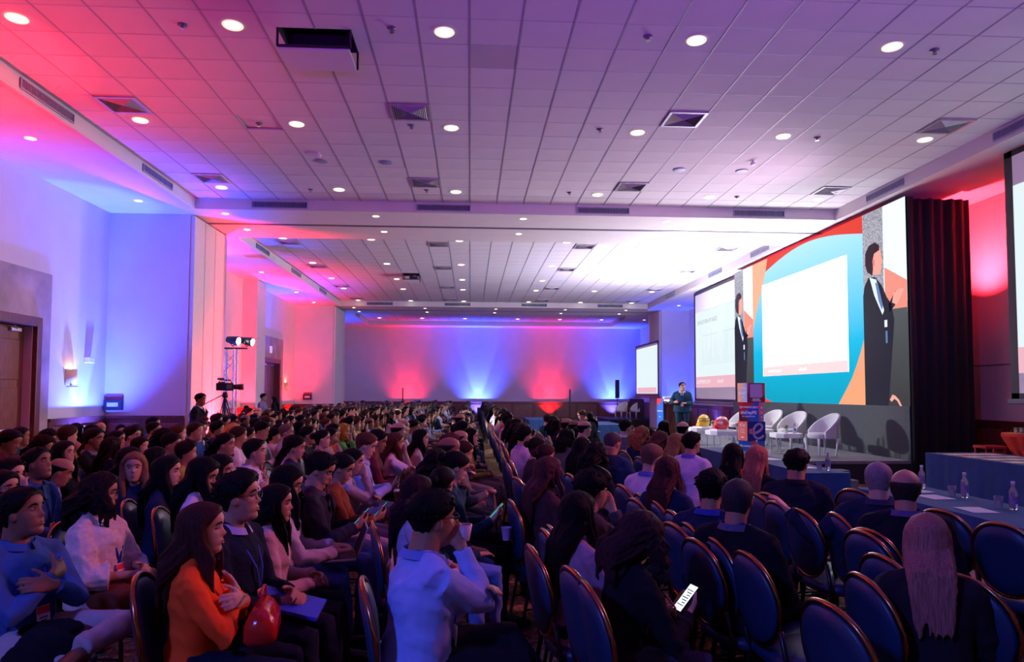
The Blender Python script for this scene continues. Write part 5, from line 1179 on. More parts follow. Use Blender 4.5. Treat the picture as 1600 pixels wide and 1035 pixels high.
# ================================================================== the near audience, figure by figure
BK_, NV, WT, CR = (.012, .012, .018), (.014, .022, .06), (.62, .58, .66), (.60, .50, .42)
LB, DN, TL, GY, MR, OR, PK, BG = (.20, .28, .60), (.05, .12, .30), (.01, .05, .07), (.13, .13, .15), (.10, .012, .03), (.85, .085, .015), (.55, .33, .42), (.40, .30, .26)
def P1(px, py, zt, rz, label, kw, cw, group='audience in the nearest rows'):
    kw = dict(kw); kw['seed'] = int(px*7+py); k = person_kit(1 if zt and kw.pop('fine', True) else 2, **kw); return put(k, px, py, zt, rz, label, colors(**cw), group)
near = [
 # px, top py, z of head top, turn, label, shape, colours
 (36, 760, 1.29, -18, 'man in rumpled denim blue shirt with badge at far left, arms crossed', dict(pose='crossed', hy=16, hp=-12, legs='ankle', lean=-6, lanyard=True, collar=True), dict(skin='brown', top=(.035, .10, .30), low=(.42, .34, .34), collar=(.035, .10, .30), shoe=(.20, .06, .03), sole=(.6, .6, .65))),
 (158, 737, 1.26, -8, 'woman in loose cream knitted top with wavy dark hair and badge', dict(fem=True, hair='wavy', pose='clasp', top='poncho', hy=24, hp=2, lean=-4, lanyard=True, glasses=True, skirt=True), dict(top=(.62, .52, .46), low=(.16, .035, .02), hair='dark', skin='mid')),
 (318, 783, 1.245, 10, 'woman in bright orange cardigan with long straight dark hair, arms crossed', dict(fem=True, hair='straight', pose='crossed', top='cardigan', hy=-4, hp=-3, lean=0), dict(top=OR, low=(.01, .012, .03), hair=(.045, .014, .012), skin='light')),
 (374, 735, 1.33, -10, 'young man in dark sweater with glasses and red white badge', dict(hair='quiff', pose='clasp', top='sweater', hy=12, hp=-6, lean=-2, lanyard=True, glasses=True, collar=True), dict(top=(.010, .014, .03), low=(.012, .014, .03), collar=(.40, .34, .55), skin='mid')),
 (432, 755, 1.24, 8, 'woman in pink beige coat with long black hair beside the dark sweater man', dict(fem=True, hair='long', pose='clasp', top='coat', hy=0, hp=0, lean=2), dict(top=(.50, .32, .30), low=(.012, .014, .02), skin='mid')),
 (449, 726, 1.26, 12, 'woman in pale grey jacket with glasses typing on a laptop', dict(fem=True, hair='long', pose='type', top='jacket', hy=-10, hp=14, lean=4, glasses=True), dict(top=(.46, .38, .44), low=(.06, .12, .32), collar=(.05, .04, .06), skin='light')),
 (500, 707, 1.33, 6, 'stocky man in dark jacket smiling down at his teal phone', dict(hair='short', pose='phone', top='jacket', hy=-8, hp=22, lean=8, fat=1.12), dict(top=(.022, .02, .035), low=(.08, .14, .33), collar=(.07, .06, .09), skin='mid')),
 (534, 709, 1.28, 4, 'woman in rust brown cardigan reading a phone', dict(fem=True, hair='bun', pose='phone', top='cardigan', hy=-8, hp=20, lean=6), dict(top=(.20, .055, .02), low=(.4, .32, .5), skin='mid')),
 (551, 700, 1.28, 5, 'woman in light grey sweater resting her chin on one hand', dict(fem=True, hair='bun', pose='chin', top='sweater', hy=-6, hp=8, lean=6), dict(top=(.36, .33, .42), low=(.35, .27, .35), skin='mid')),
 (572, 676, 1.35, 5, 'man in light blue shirt with faded haircut looking down at his phone', dict(hair='fade', pose='phone', hy=-6, hp=20, lean=10, collar=True, lanyard=True), dict(top=(.30, .36, .68), low=(.35, .28, .36), collar=(.3, .36, .68), skin='light', hair='brown')),
 (676, 762, 1.335, 22, 'man in bright light blue shirt with glasses and cup at his mouth, front centre', dict(hair='short', pose='chin', hy=4, hp=0, lean=4, fat=1.12, legs='crossed', collar=True, glasses=True, lanyard=True), dict(top=(.30, .40, .80), low=(.010, .012, .02), collar=(.16, .24, .62), skin='tan')),
 (652, 741, 1.23, 10, 'woman with long dark hair behind the bright blue shirt, seen from behind', dict(fem=True, hair='long', pose='lap', hy=25, hp=0, lean=2), dict(top=(.45, .36, .55), low=(.12, .17, .40), hair=(.02, .006, .012), skin='mid')),
 (712, 706, 1.30, 6, 'woman in dark teal top looking down in profile holding a phone', dict(fem=True, hair='bun', pose='phone', hy=4, hp=22, lean=6, legs='crossed'), dict(top=(.008, .045, .07), low=(.012, .012, .02), skin='light')),
 (903, 766, 1.235, 28, 'woman in pink tweed jacket with glossy straight black hair', dict(fem=True, hair='straight', pose='lap', top='cardigan', hy=14, hp=0, lean=0, glasses=True), dict(top=(.42, .20, .28), low=(.02, .02, .03), skin='light')),
 (925, 730, 1.33, 22, 'man with thick wavy dark hair in charcoal shirt, hand near his chin', dict(hair='quiff', pose='chin', hy=8, hp=2, lean=4), dict(top=(.07, .055, .06), low=(.02, .02, .03), skin='mid')),
 (1000, 802, 1.185, 14, 'woman in black coat with glasses looking down at a lit phone', dict(fem=True, hair='wavy', pose='phone', top='coat', hy=4, hp=28, lean=12, glasses=True), dict(top=(.010, .008, .014), low=(.06, .055, .09), collar=(.5, .35, .5), hair=(.03, .012, .016), skin='light')),
 (1152, 747, 1.28, 38, 'older man in dark suit with thinning hair, glasses and blue lanyard', dict(hair='crop', pose='rest', top='suit', hy=16, hp=-4, lean=0, glasses=True, legs='out', lanyard=True), dict(top=(.008, .008, .014), low=(.010, .010, .016), collar=(.10, .09, .16), hair=(.035, .03, .035), skin='tan')),
 (1112, 731, 1.29, 45, 'man with full black hair in navy jumper seen from behind', dict(hair='short', pose='rest', hy=8, hp=0, lean=2, top='sweater', collar=True), dict(top=NV, low=BK_, collar=(.03, .05, .35), skin='tan')),
 (1448, 800, 1.235, 62, 'woman with long blond hair in black coat seen from behind, near right', dict(fem=True, hair='long', pose='lap', top='coat', hy=-4, hp=0, lean=0, fat=1.1), dict(top=(.02, .014, .022), low=(.25, .16, .24), hair=(.30, .125, .11), skin='light')),
 (1414, 731, 1.30, 58, 'bald crowned man in dark jacket seen from behind', dict(hair='bald', pose='rest', top='jacket', hy=-6, hp=0, lean=2, legs='crossed'), dict(top=(.010, .010, .018), low=(.2, .15, .25), collar=(.1, .08, .2), hair=(.03, .02, .02), skin='mid')),
 (1372, 721, 1.31, 62, 'grey haired man in navy jacket with arm stretched over the next chair', dict(hair='crop', pose='rest', top='jacket', hy=-8, hp=0, lean=2, arm_over=True), dict(top=(.016, .022, .05), low=BK_, collar=(.03, .04, .08), hair=(.22, .19, .2), skin='light')),
 (1245, 700, 1.31, 60, 'broad man with black hair and beard in dark denim jacket', dict(hair='short', pose='rest', top='jacket', hy=-22, hp=0, lean=4, fat=1.12), dict(top=(.016, .016, .028), low=BK_, collar=BK_, skin='tan')),
 (1183, 695, 1.27, 52, 'woman with long reddish blond hair in black top', dict(fem=True, hair='straight', pose='lap', hy=-18, hp=0, lean=2), dict(top=BK_, low=BK_, hair=(.28, .10, .065), skin='light')),
 (1043, 711, 1.28, 45, 'woman with long auburn hair in navy jacket', dict(fem=True, hair='straight', pose='lap', top='jacket', hy=4, lean=2), dict(top=NV, low=BK_, collar=NV, hair=(.05, .014, .016), skin='light')),
]
B_ = 2
mid = [
 (210, 705, 1.28, -55, 'woman with light brown hair in navy top turned towards the camera', dict(fem=True, hair='long', pose='lap', hy=-14, hp=0, lean=2, lanyard=True), dict(top=NV, low=BK_, hair=(.20, .085, .045), skin='light')),
 (262, 711, 1.28, 8, 'woman with very long dark hair in navy sweater in profile', dict(fem=True, hair='straight', pose='lap', top='sweater', hy=-4, lean=2), dict(top=(.012, .02, .06), low=BK_, skin='light')),
 (95, 716, 1.20, 20, 'balding man in lavender shirt leaning forward', dict(hair='bald', pose='lap', hy=0, hp=20, lean=22), dict(top=(.50, .36, .58), low=NV, skin='tan')),
 (60, 699, 1.31, 0, 'man in denim blue jacket looking up, left side', dict(hair='short', pose='lap', hy=-8, hp=-14, lean=0, top='jacket', lanyard=True), dict(top=(.03, .08, .24), low=BK_, collar=(.03, .08, .2), skin='brown')),
 (101, 688, 1.28, 5, 'woman in dark top with black hair behind the denim jacket man', dict(fem=True, hair='long', pose='lap', hy=-10, hp=-6, lean=2), dict(top=BK_, low=BK_, skin='light')),
 (148, 668, 1.33, 2, 'bearded man in black shirt with patterned collar', dict(hair='short', pose='crossed', hy=-6, lean=0, collar=True, fat=1.08), dict(top=(.010, .010, .014), low=BK_, collar=(.2, .2, .3), skin='brown')),
 (183, 672, 1.29, 4, 'woman in pale pink top with dark hair in profile', dict(fem=True, hair='bun', pose='lap', hy=-4, lean=2, lanyard=True), dict(top=(.55, .42, .50), low=BK_, skin='mid')),
 (207, 665, 1.33, 2, 'man in light blue shirt behind the pale pink top', dict(hair='quiff', pose='lap', hy=-6, lean=0), dict(top=(.12, .2, .6), low=BK_, skin='light')),
 (240, 651, 1.36, 0, 'man in blue jacket with short hair near the dark wall panelling', dict(hair='fade', pose='chin', hy=-4, lean=4, top='jacket'), dict(top=(.02, .07, .30), low=BK_, collar=(.02, .07, .3), skin='tan')),
 (15, 714, 1.27, 5, 'man in dark shirt with hand on his chin at the left picture edge', dict(hair='short', pose='chin', hy=-12, lean=4), dict(top=(.02, .04, .12), low=BK_, skin='light')),
 (6, 733, 1.22, 0, 'dark haired woman cut off by the left picture edge', dict(fem=True, hair='long', pose='lap', hy=-15), dict(top=BK_, low=BK_, skin='mid')),
 (318, 714, 1.28, 6, 'woman in white shirt with glasses looking down', dict(fem=True, hair='long', pose='lap', hy=-4, hp=18, lean=4, glasses=True, lanyard=True), dict(top=(.58, .48, .62), low=BK_, skin='light')),
 (344, 709, 1.27, 4, 'woman in black top with dark hair, head bowed', dict(fem=True, hair='long', pose='phone', hy=-6, hp=12, lean=4), dict(top=BK_, low=BK_, skin='mid')),
 (353, 676, 1.31, 2, 'bearded man in pale grey sweater', dict(hair='short', pose='lap', hy=-10, hp=0, top='sweater'), dict(top=(.42, .33, .34), low=BK_, skin='tan')),
 (399, 685, 1.31, 4, 'man in white polo shirt with blue lanyard', dict(hair='short', pose='crossed', hy=-2, hp=-4, lanyard=True, collar=True), dict(top=(.60, .52, .66), low=BK_, collar=(.6, .52, .66), skin='mid')),
 (312, 657, 1.33, 0, 'man in dark jacket with glasses', dict(hair='quiff', pose='lap', hy=-6, top='jacket', glasses=True), dict(top=(.02, .025, .05), low=BK_, collar=WT, skin='light')),
 (268, 676, 1.30, 6, 'man with white shirt and blue lanyard leaning forward', dict(hair='short', pose='lap', hy=-8, hp=8, lean=10, lanyard=True), dict(top=(.5, .46, .6), low=BK_, skin='tan')),
 (244, 697, 1.25, 0, 'person with smooth dark hair seen from behind the brown haired woman', dict(fem=True, hair='long', pose='lap', hy=50), dict(top=BK_, low=BK_, skin='mid')),
 (203, 697, 1.26, 0, 'black haired woman seen from behind beside the brown haired woman', dict(fem=True, hair='long', pose='lap', hy=60), dict(top=(.05, .04, .08), low=BK_, skin='mid')),
 (365, 661, 1.29, 2, 'blond woman near the tripod', dict(fem=True, hair='wavy', pose='lap', hy=0), dict(top=(.25, .1, .06), low=BK_, hair=(.5, .26, .07), skin='light')),
 (482, 665, 1.32, 2, 'man in black shirt with short beard', dict(hair='short', pose='lap', hy=-4, hp=-4), dict(top=(.012, .012, .018), low=BK_, skin='tan')),
 (462, 680, 1.30, 2, 'man in navy jumper wearing headphones', dict(hair='short', pose='lap', hy=0, hp=10, lean=4), dict(top=NV, low=BK_, skin='mid')),
 (448, 662, 1.31, 2, 'man with glasses in dark gilet over white', dict(hair='crop', pose='lap', hy=-4, glasses=True), dict(top=(.35, .3, .34), low=BK_, skin='light', hair=(.12, .09, .07))),
 (504, 671, 1.28, 2, 'woman in black and white top, hair tied back', dict(fem=True, hair='bun', pose='lap', hy=0), dict(top=(.10, .08, .12), low=BK_, skin='light')),
 (537, 661, 1.29, 2, 'woman with curly yellow lit hair in green top', dict(fem=True, hair='wavy', pose='chin', hy=-4), dict(top=(.1, .4, .1), low=BK_, hair=(.42, .22, .04), skin='light')),
 (590, 671, 1.33, 4, 'man in maroon shirt reaching forward', dict(hair='short', pose='phone', hy=-6, hp=14, lean=10, fat=1.1), dict(top=MR, low=BK_, skin='brown')),
 (618, 675, 1.29, 4, 'woman in white sleeveless top with brown hair', dict(fem=True, hair='long', pose='chin', hy=0, hp=6, short_sleeve=True), dict(top=(.62, .5, .6), low=BK_, hair=(.07, .025, .02), skin='mid')),
 (658, 670, 1.29, 4, 'woman in pale jacket with long black hair', dict(fem=True, hair='straight', pose='clasp', hy=-6, top='cardigan'), dict(top=(.50, .42, .42), low=(.35, .25, .25), skin='light')),
 (704, 676, 1.31, 6, 'woman with reddish curly hair, hand raised to her head', dict(fem=True, hair='curly', pose='chin', hy=0, hp=4), dict(top=(.06, .05, .06), low=(.25, .18, .16), hair=(.06, .018, .016), skin='mid')),
 (682, 700, 1.27, 10, 'dark haired woman behind the teal top, seen from behind', dict(fem=True, hair='wavy', pose='lap', hy=40), dict(top=BK_, low=BK_, skin='mid')),
 (692, 728, 1.25, 14, 'person with round black hair just beyond the bright blue shirt', dict(fem=True, hair='bun', pose='lap', hy=45), dict(top=TL, low=(.12, .2, .45), skin='mid')),
 (735, 668, 1.30, 4, 'woman with long hair in olive jacket by the aisle', dict(fem=True, hair='straight', pose='clasp', hy=-4, legs='crossed'), dict(top=(.30, .24, .06), low=(.3, .22, .2), skin='light')),
 (819, 665, 1.34, 18, 'man in pale lavender blazer, middle right', dict(hair='short', pose='lap', hy=8, lean=2, top='jacket'), dict(top=(.58, .40, .50), low=BK_, collar=(.3, .3, .6), skin='mid')),
 (852, 693, 1.27, 14, 'woman with dark hair in a bun behind the long brown hair', dict(fem=True, hair='bun', pose='lap', hy=14), dict(top=BK_, low=BK_, hair=(.03, .01, .012), skin='light')),
 (857, 712, 1.28, 22, 'woman with long brown hair in dark brown jacket', dict(fem=True, hair='long', pose='lap', hy=12, top='jacket'), dict(top=(.06, .025, .03), low=BK_, collar=BK_, hair=(.06, .02, .022), skin='light')),
 (957, 675, 1.34, 42, 'big man with shaved head in navy jacket', dict(hair='shaved', pose='rest', hy=-4, hp=14, lean=4, top='jacket', fat=1.25), dict(top=(.014, .03, .085), low=BK_, collar=(.014, .03, .085), hair=(.06, .04, .05), skin='tan')),
 (909, 682, 1.28, 36, 'woman in black jumper with red detail beside the big navy man', dict(fem=True, hair='long', pose='lap', hy=6), dict(top=BK_, low=BK_, skin='mid')),
 (932, 690, 1.26, 40, 'person with round black hair in front of the big navy man', dict(fem=True, hair='wavy', pose='lap', hy=0), dict(top=BK_, low=BK_, skin='mid')),
 (886, 669, 1.28, 40, 'person in grey tweed jacket with dark hair', dict(fem=True, hair='curly', pose='lap', hy=0, top='coat'), dict(top=(.14, .12, .10), low=BK_, collar=GY, skin='mid')),
 (978, 655, 1.34, 40, 'man with glasses in grey jacket by the front tables', dict(hair='short', pose='lap', hy=-20, hp=0, top='jacket', glasses=True), dict(top=(.10, .12, .13), low=BK_, collar=WT, skin='light')),
 (1003, 665, 1.30, 45, 'woman with curly ginger hair in navy coat', dict(fem=True, hair='curly', pose='lap', hy=0, top='coat'), dict(top=(.012, .025, .06), low=BK_, collar=NV, hair=(.28, .09, .04), skin='light')),
 (1018, 693, 1.31, 40, 'man in white shirt with light brown faded hair and lanyard', dict(hair='fade', pose='lap', hy=-10, hp=6, collar=True), dict(top=(.66, .52, .66), low=BK_, collar=(.1, .12, .5), hair=(.12, .06, .045), skin='light')),
 (1031, 673, 1.29, 46, 'woman with curly brown hair behind the white shirted men', dict(fem=True, hair='curly', pose='lap', hy=0), dict(top=(.01, .012, .02), low=BK_, hair=(.10, .03, .025), skin='light')),
 (1056, 676, 1.28, 46, 'woman with long honey blond hair beside the white shirted men', dict(fem=True, hair='long', pose='lap', hy=0), dict(top=BK_, low=BK_, hair=(.24, .12, .05), skin='light')),
 (1067, 658, 1.33, 50, 'man with thinning black hair directly below the speaker', dict(hair='bald', pose='lap', hy=-6), dict(top=BK_, low=BK_, hair='black', skin='light')),
 (1081, 674, 1.33, 40, 'man in white shirt with thick black hair and glasses holding up a phone', dict(hair='short', pose='phone', hy=-14, hp=-8, collar=True, glasses=True), dict(top=(.68, .52, .70), low=BK_, collar=(.1, .1, .5), skin='mid')),
 (1145, 691, 1.29, 55, 'woman with smooth black hair and red top before the cube tower', dict(fem=True, hair='long', pose='lap', hy=0, top='sweater'), dict(top=(.75, .03, .02), low=BK_, skin='light')),
]
# neighbours that would share one seat slide apart along their own line of sight
allp = near+mid; dep = []
for a in allp: T = at_z(a[0], a[1], a[2]); dep.append([T.x, T.y, T.z])
def slide(i, f):
    n = [dep[i][0]*f, dep[i][1]*f, CZ+(dep[i][2]-CZ)*f]
    if 1.19 < n[2] < 1.40: dep[i] = n
for it in range(160):
    for i in range(len(allp)):
        for j in range(i):
            dx, dy = dep[i][0]-dep[j][0], dep[i][1]-dep[j][1]
            if dx*dx+dy*dy < .47**2:
                n_, f_ = (i, j) if dep[i][1] < dep[j][1] else (j, i); slide(n_, .994); slide(f_, 1.006)
for q_, lst in ((0, near), (len(near), mid)):
    for i in range(len(lst)): a = list(lst[i]); a[2] = dep[q_+i][2]; lst[i] = tuple(a)
people = {}
for a in near: people[a[0], a[1]] = P1(*a)
for a in mid:
    kw = dict(a[5]); kw['seed'] = int(a[0]*3+a[1]); k = person_kit(2, **kw); people[a[0], a[1]] = put(k, a[0], a[1], a[2], a[3], a[4], colors(**a[6]), 'audience in the nearer rows')
nlist = len(placed)
for (x, y, rz), a in zip(list(placed), near+mid):
    x += .075*math.cos(math.radians(rz)); y += .075*math.sin(math.radians(rz)); L_ = ' '.join(a[4].replace(',', '').split()[:11]); chair(x, y, 0 if rz == 62 else rz if rz < 16 else (4+rz*.2 if rz > 0 else 6), 'blue banquet chair under the %s' % L_, 'occupied banquet chairs')

# empty chairs
for px, py, rz, lb in ((797, 720, 4, 'empty blue chair in the centre row nearest the lavender blazer man'), (819, 757, 4, 'empty blue chair with copper edge, second along the centre row'), (838, 775, 4, 'empty blue chair with copper edge, third along the centre row'), (858, 822, 6, 'empty blue chair just behind the glossy black haired woman'),
 (913, 909, 6, 'empty blue chair with copper edge left of the woman in black coat'), (997, 772, 4, 'empty blue chair behind the light brown haired man'), (1022, 783, 4, 'empty blue chair behind the auburn haired woman'), (1047, 798, 4, 'empty blue chair, fourth from the far end of the middle right row'),
 (1072, 818, 4, 'empty blue chair, third from the near end of the middle right row'), (1112, 841, 5, 'empty blue chair, second from the near end of the middle right row'), (1163, 863, 6, 'empty blue chair with bright copper edge in front of the dark suited man'), (1288, 941, 10, 'empty blue chair at the bottom edge, right of centre'),
 (1180, 772, 8, 'empty blue chair right of the suited man, farthest of three'), (1209, 784, 8, 'empty blue chair right of the suited man, middle of three'), (1246, 796, 8, 'empty blue chair in front of the bearded man'), (1332, 765, 25, 'empty blue chair between the bearded man and the front table'),
 (1345, 830, 10, 'empty blue chair left of the bald crowned man'), (1467, 797, 20, 'empty blue chair at the right front table, behind the blond woman'), (1562, 818, 20, 'empty blue chair at the right picture edge by the front table'), (1500, 899, 16, 'empty blue chair with tall copper rim beside the blond woman'), (1374, 868, 8, 'low seen empty chair rim left of the blond woman')):
    chair_px(px, py, rz, lb, 'empty banquet chairs')

# ------------------------------------------------------------------ the crowd behind: copies of a few seated figures
crowd = []
CK = [dict(hair='short', pose='lap', hy=-6), dict(hair='quiff', pose='crossed', hy=4, top='jacket'), dict(fem=True, hair='long', pose='lap', hy=-4), dict(fem=True, hair='straight', pose='clasp', hy=6, top='sweater'),
      dict(hair='fade', pose='phone', hy=0, hp=16, lean=8), dict(fem=True, hair='bun', pose='chin', hy=0, hp=4, lean=6), dict(hair='crop', pose='lap', hy=8, top='suit', fat=1.12), dict(fem=True, hair='curly', pose='lap', hy=0, hp=6), dict(hair='bald', pose='crossed', hy=-4, fat=1.1), dict(fem=True, hair='wavy', pose='phone', hp=14, lean=6, top='jacket')]
for i, kw in enumerate(CK): crowd.append((person_kit(3, seed=50+i, eyes=False, **kw), kw))
TOPS = [(BK_, 'black top'), (NV, 'navy top'), ((.6, .55, .64), 'white shirt'), (GY, 'grey top'), ((.25, .3, .6), 'light blue shirt'), (MR, 'maroon top'), (TL, 'dark teal top'), (BG, 'beige jacket'), (PK, 'pale pink top'), ((.02, .06, .22), 'blue jacket'), ((.05, .03, .03), 'dark brown jacket'), (BK_, 'black jacket'), (NV, 'navy jacket'), ((.45, .05, .03), 'red top'), ((.30, .22, .05), 'mustard top'), ((.62, .56, .62), 'white top'), ((.5, .42, .40), 'cream jacket'), ((.40, .34, .50), 'lilac shirt'), ((.16, .22, .30), 'steel blue shirt')]
HN = ['short dark hair', 'swept up hair', 'long dark hair', 'long straight hair', 'faded haircut', 'hair tied back', 'cropped hair', 'curly hair', 'bald crown', 'wavy hair']
rc = random.Random(11); seats = []
for k in range(-7, 4):
    xr = .70+.93*k+.02
    y = {-7: 6.2, -6: 5.6, -5: 5.3, -4: 5.8, -3: 6.2, -2: 6.4, -1: 6.6, 0: 8.0, 1: 10.5, 2: 10.5, 3: 13}[k]; ymax = {1: 15.5, 2: 12.0, 3: 13.1}.get(k, 41.0)
    while y < ymax:
        seats.append((xr+rc.uniform(-.06, .06), y+rc.uniform(-.05, .05), k)); y += .54
seats = [s_ for s_ in seats if not (s_[0] < -6.0 and 15.4 < s_[1] < 19.2) and not (s_[0] > -7.4 and s_[0] < -6.4 and 19.8 < s_[1] < 22.0) and not (s_[0] < -5.0 and 12.6 < s_[1] < 16.6) and not (s_[0] < -6.2 and 32.6 < s_[1] < 36.6)
         and all((s_[0]-p[0])**2+(s_[1]-p[1])**2 > (.40 if s_[1] < 9 else .3)**2 for p in placed) and all((s_[0]-c[0])**2+(s_[1]-c[1])**2 > .3**2 for c in chairs)]
seats = [s_ for s_ in seats if abs((s_[0])/s_[1]*1104-(-.06)) < 860]
seats = [s_ for s_ in seats if not (s_[0] < -4.9 and 38.9 < s_[1] < 41.3)]
seats.sort(key=lambda s_: s_[1]); nper = 296-nlist
rowname = {-7: 'by the left wall', -6: 'second row from left wall', -5: 'third row from left wall', -4: 'fourth row from left wall', -3: 'fifth row from left wall', -2: 'third row from the aisle', -1: 'second row from the aisle', 0: 'row left of the aisle', 1: 'first row past the aisle', 2: 'second row past the aisle', 3: 'row beside the front tables'}
fb = {'skin': MB(), 'hair': MB()}; far_done = 0; cnt = {}; lowp = {}
far_groups = {}
i = 0
for x, y, k in seats:
    if rc.random() < (.06 if y < 20 else .10): continue
    kit, kw = crowd[rc.randrange(len(crowd))]; ci = [c[1] for c in crowd].index(kw); tc_ = TOPS[rc.randrange(len(TOPS))]; sk = rc.choice(['tan', 'mid', 'light', 'mid', 'brown', 'light']); hc = rc.choice(['black', 'black', 'black', 'dark', 'dark', (.035, .015, .01), 'brown'])
    rz = rc.uniform(-8, 14)+(14 if k > 0 else 0)+(8 if y < 14 else 0)*0; sc_ = (1.30 if not kw.get('fem') else 1.25)/kit['top']*rc.uniform(.965, 1.045)
    if rc.random() < .06: rz += rc.choice((-50, 50))
    if i < nper:
        dist = 'near' if y < 11 else ('midway' if y < 20 else 'far')
        for tr in range(40):
            if (tc_[1], HN[ci], k, dist) not in cnt: break
            tc_ = TOPS[rc.randrange(len(TOPS))]
        cnt[tc_[1], HN[ci], k, dist] = 1; plab = 'person in %s with %s, %s, %s' % (tc_[1], HN[ci], rowname[k], dist)
        t = thing('person', plab, 'person', (x, y, 0), math.radians(rz), 'seated audience in %s' % ('the %s rows' % dist)); t.scale = (sc_,)*3
        cc = colors(skin=sk, hair=hc, top=tc_[0], low=rc.choice([BK_, NV, (.1, .1, .12), (.06, .1, .24), (.3, .22, .2)]), collar=tc_[0] if rc.random() < .4 else WT)
        kk = dict(kit); kk['parts'] = [p for p in kit['parts'] if p[0] in ('body', 'hair', 'shirt', 'jacket', 'sweater', 'coat', 'cardigan') or p[0] == 'trousers']
        dress(t, kk, cc)
    else:
        Tm = Matrix.Translation((x, y, 0)) @ Matrix.Rotation(math.radians(rz), 4, 'Z') @ Matrix.Scale(sc_, 4); far_groups.setdefault((ci, TOPS.index(tc_) % 6), []).append(Tm)
    i += 1
    if i <= nper and len(chairs) < 298: chair(x+.05, y, rz*.3, 'chair under the '+plab[10:], 'occupied chairs farther back', full=y < 9)
# (their chairs are plain padded blocks, hidden behind the rows)
# the farthest heads and shoulders, beyond the first three hundred people, joined as one crowd
farM = [objcol('far_cloth_%d' % j, .9, 0) for j in range(1)]
flat_m = {'skin': mat('far_skin', (.36, .18, .12), .6, var=.3, scale=1.2), 'hair': mat('far_hair', (.02, .012, .012), .5, var=.5, scale=1.0)}
farc = [mat('far_clothes_%d' % j, c, .9, var=.3) for j, c in enumerate([BK_, NV, (.55, .5, .6), GY, (.25, .3, .6), (.12, .04, .05)])]
FM = [flat_m['skin'], flat_m['hair']]+farc; vs, fs, mi, base = [], [], [], 0
dec = {}
def decimated(me, r):
    key = me.name
    if key not in dec:
        o = bpy.data.objects.new('tmp', me); TS_.collection.objects.link(o); d = o.modifiers.new('d', 'DECIMATE'); d.ratio = r; dg = bench_graph(); m2 = bpy.data.meshes.new_from_object(o.evaluated_get(dg)); bpy.data.objects.remove(o)
        co = np.empty(len(m2.vertices)*3, 'f'); m2.vertices.foreach_get('co', co); dec[key] = (co.reshape(-1, 3), [tuple(p.vertices) for p in m2.polygons])
    return dec[key]
for (ci, tj), Ts in far_groups.items():
    for p in crowd[ci][0]['parts']:
        if p[2] not in ('skin', 'hair', 'top') or p[0] == 'lapel': continue
        co, pf = decimated(p[1], .18 if p[2] == 'skin' else .30); m_i = {'skin': 0, 'hair': 1}.get(p[2], 2+tj)
        for Tm in Ts:
            A = np.array(Tm); q = co @ A[:3, :3].T+A[:3, 3]; vs.append(q); fs.extend([tuple(v+base for v in f) for f in pf]); mi.extend([m_i]*len(pf)); base += len(q)
for Ts in far_groups.values():
    for Tm in Ts:
        cb = MB().box(-.2, .22, -.21, .21, .38, .46, Tm).box(-.25, -.2, -.21, .21, .4, .92, Tm)
        for a_ in (-.18, .18):
            for b_ in (-.2, .18): cb.box(b_, b_+.02, a_, a_+.02, 0, .38, Tm)
        vs.append(np.array([tuple(v) for v in cb.v])); fs.extend([tuple(v+base for v in f) for f in cb.f]); mi.extend([3]*len(cb.f)); base += len(cb.v)
if vs:
    me = bpy.data.meshes.new('distant_crowd'); me.from_pydata(np.concatenate(vs).tolist(), [], fs)
    for m_ in FM: me.materials.append(m_)
    me.polygons.foreach_set('material_index', mi); me.polygons.foreach_set('use_smooth', [True]*len(fs))
    tag(link('distant_crowd', me), 'distant seated crowd before the back wall, too far to tell apart', 'crowd', None, 'stuff')
print('people listed', nlist, 'individual', min(i, nper), 'far', max(0, i-nper), 'far tris', len(fs))

# ------------------------------------------------------------------ standing figures
def stand(px, py, y, zfoot, rz, label, kw, cw, zt=None):
    d = ray(px, py); P = Vector((0, 0, CZ))+d*y; k = person_kit(2, stand=True, seed=int(px), **kw); s_ = ((zt or P.z)-zfoot)/k['top']; R = Matrix.Rotation(math.radians(rz), 3, 'Z'); h = R @ (k['head']*s_)
    t = thing('person', label, 'person', (P.x-h.x, P.y-h.y, zfoot), math.radians(rz)); t.scale = (s_,)*3; dress(t, k, colors(**cw)); return t
stand(1066, 597, 18.6, SZ, -108, 'man in dark teal suit and tie speaking on stage beside the lectern', dict(pose='talk', top='suit', tie=True, hair='short', hy=22, hp=-10, hr=8, lanyard=True, fat=1.25), dict(top=(.02, .055, .095), low=(.015, .04, .075), collar=(.7, .7, .75), tie=(.05, .1, .3), skin='light', hair='dark'))
stand(314, 614, 14.2, 0, 0, 'standing man in dark suit and white shirt operating beside the tripod', dict(pose='fold_st', top='suit', hair='short', hy=-12, fat=1.1), dict(top=(.014, .008, .012), low=BK_, collar=(.65, .6, .65), skin='brown'))
stand(412, 619, 23.5, 0, -10, 'standing man in plaid shirt by the far left door', dict(pose='fold_st', hair='short', hy=0), dict(top=(.20, .16, .28), low=BK_, skin='mid'), 1.72)
stand(428, 622, 23.9, 0, 190, 'standing woman in black with long black hair by the far left door', dict(pose='fold_st', fem=True, hair='straight', hy=0), dict(top=BK_, low=BK_, skin='light'), 1.62)
stand(385, 633, 21.6, 0, -30, 'woman in pale pink top behind the truss tower', dict(pose='fold_st', fem=True, hair='long', hy=0, hp=25, lean=12), dict(top=(.5, .3, .3), low=BK_, skin='light'), 1.35)
put(person_kit(2, False, hair='short', pose='type', hp=18, lean=8, seed=71), 909, 641, 1.33, 190, 'man in black at the operator table, head lowered', colors(top=BK_, skin='light', hair='brown'))
put(person_kit(2, True, hair='long', pose='type', hp=28, lean=14, seed=72), 921, 645, 1.27, 185, 'woman in black with long hair writing at the operator table', colors(top=BK_, skin='light'))

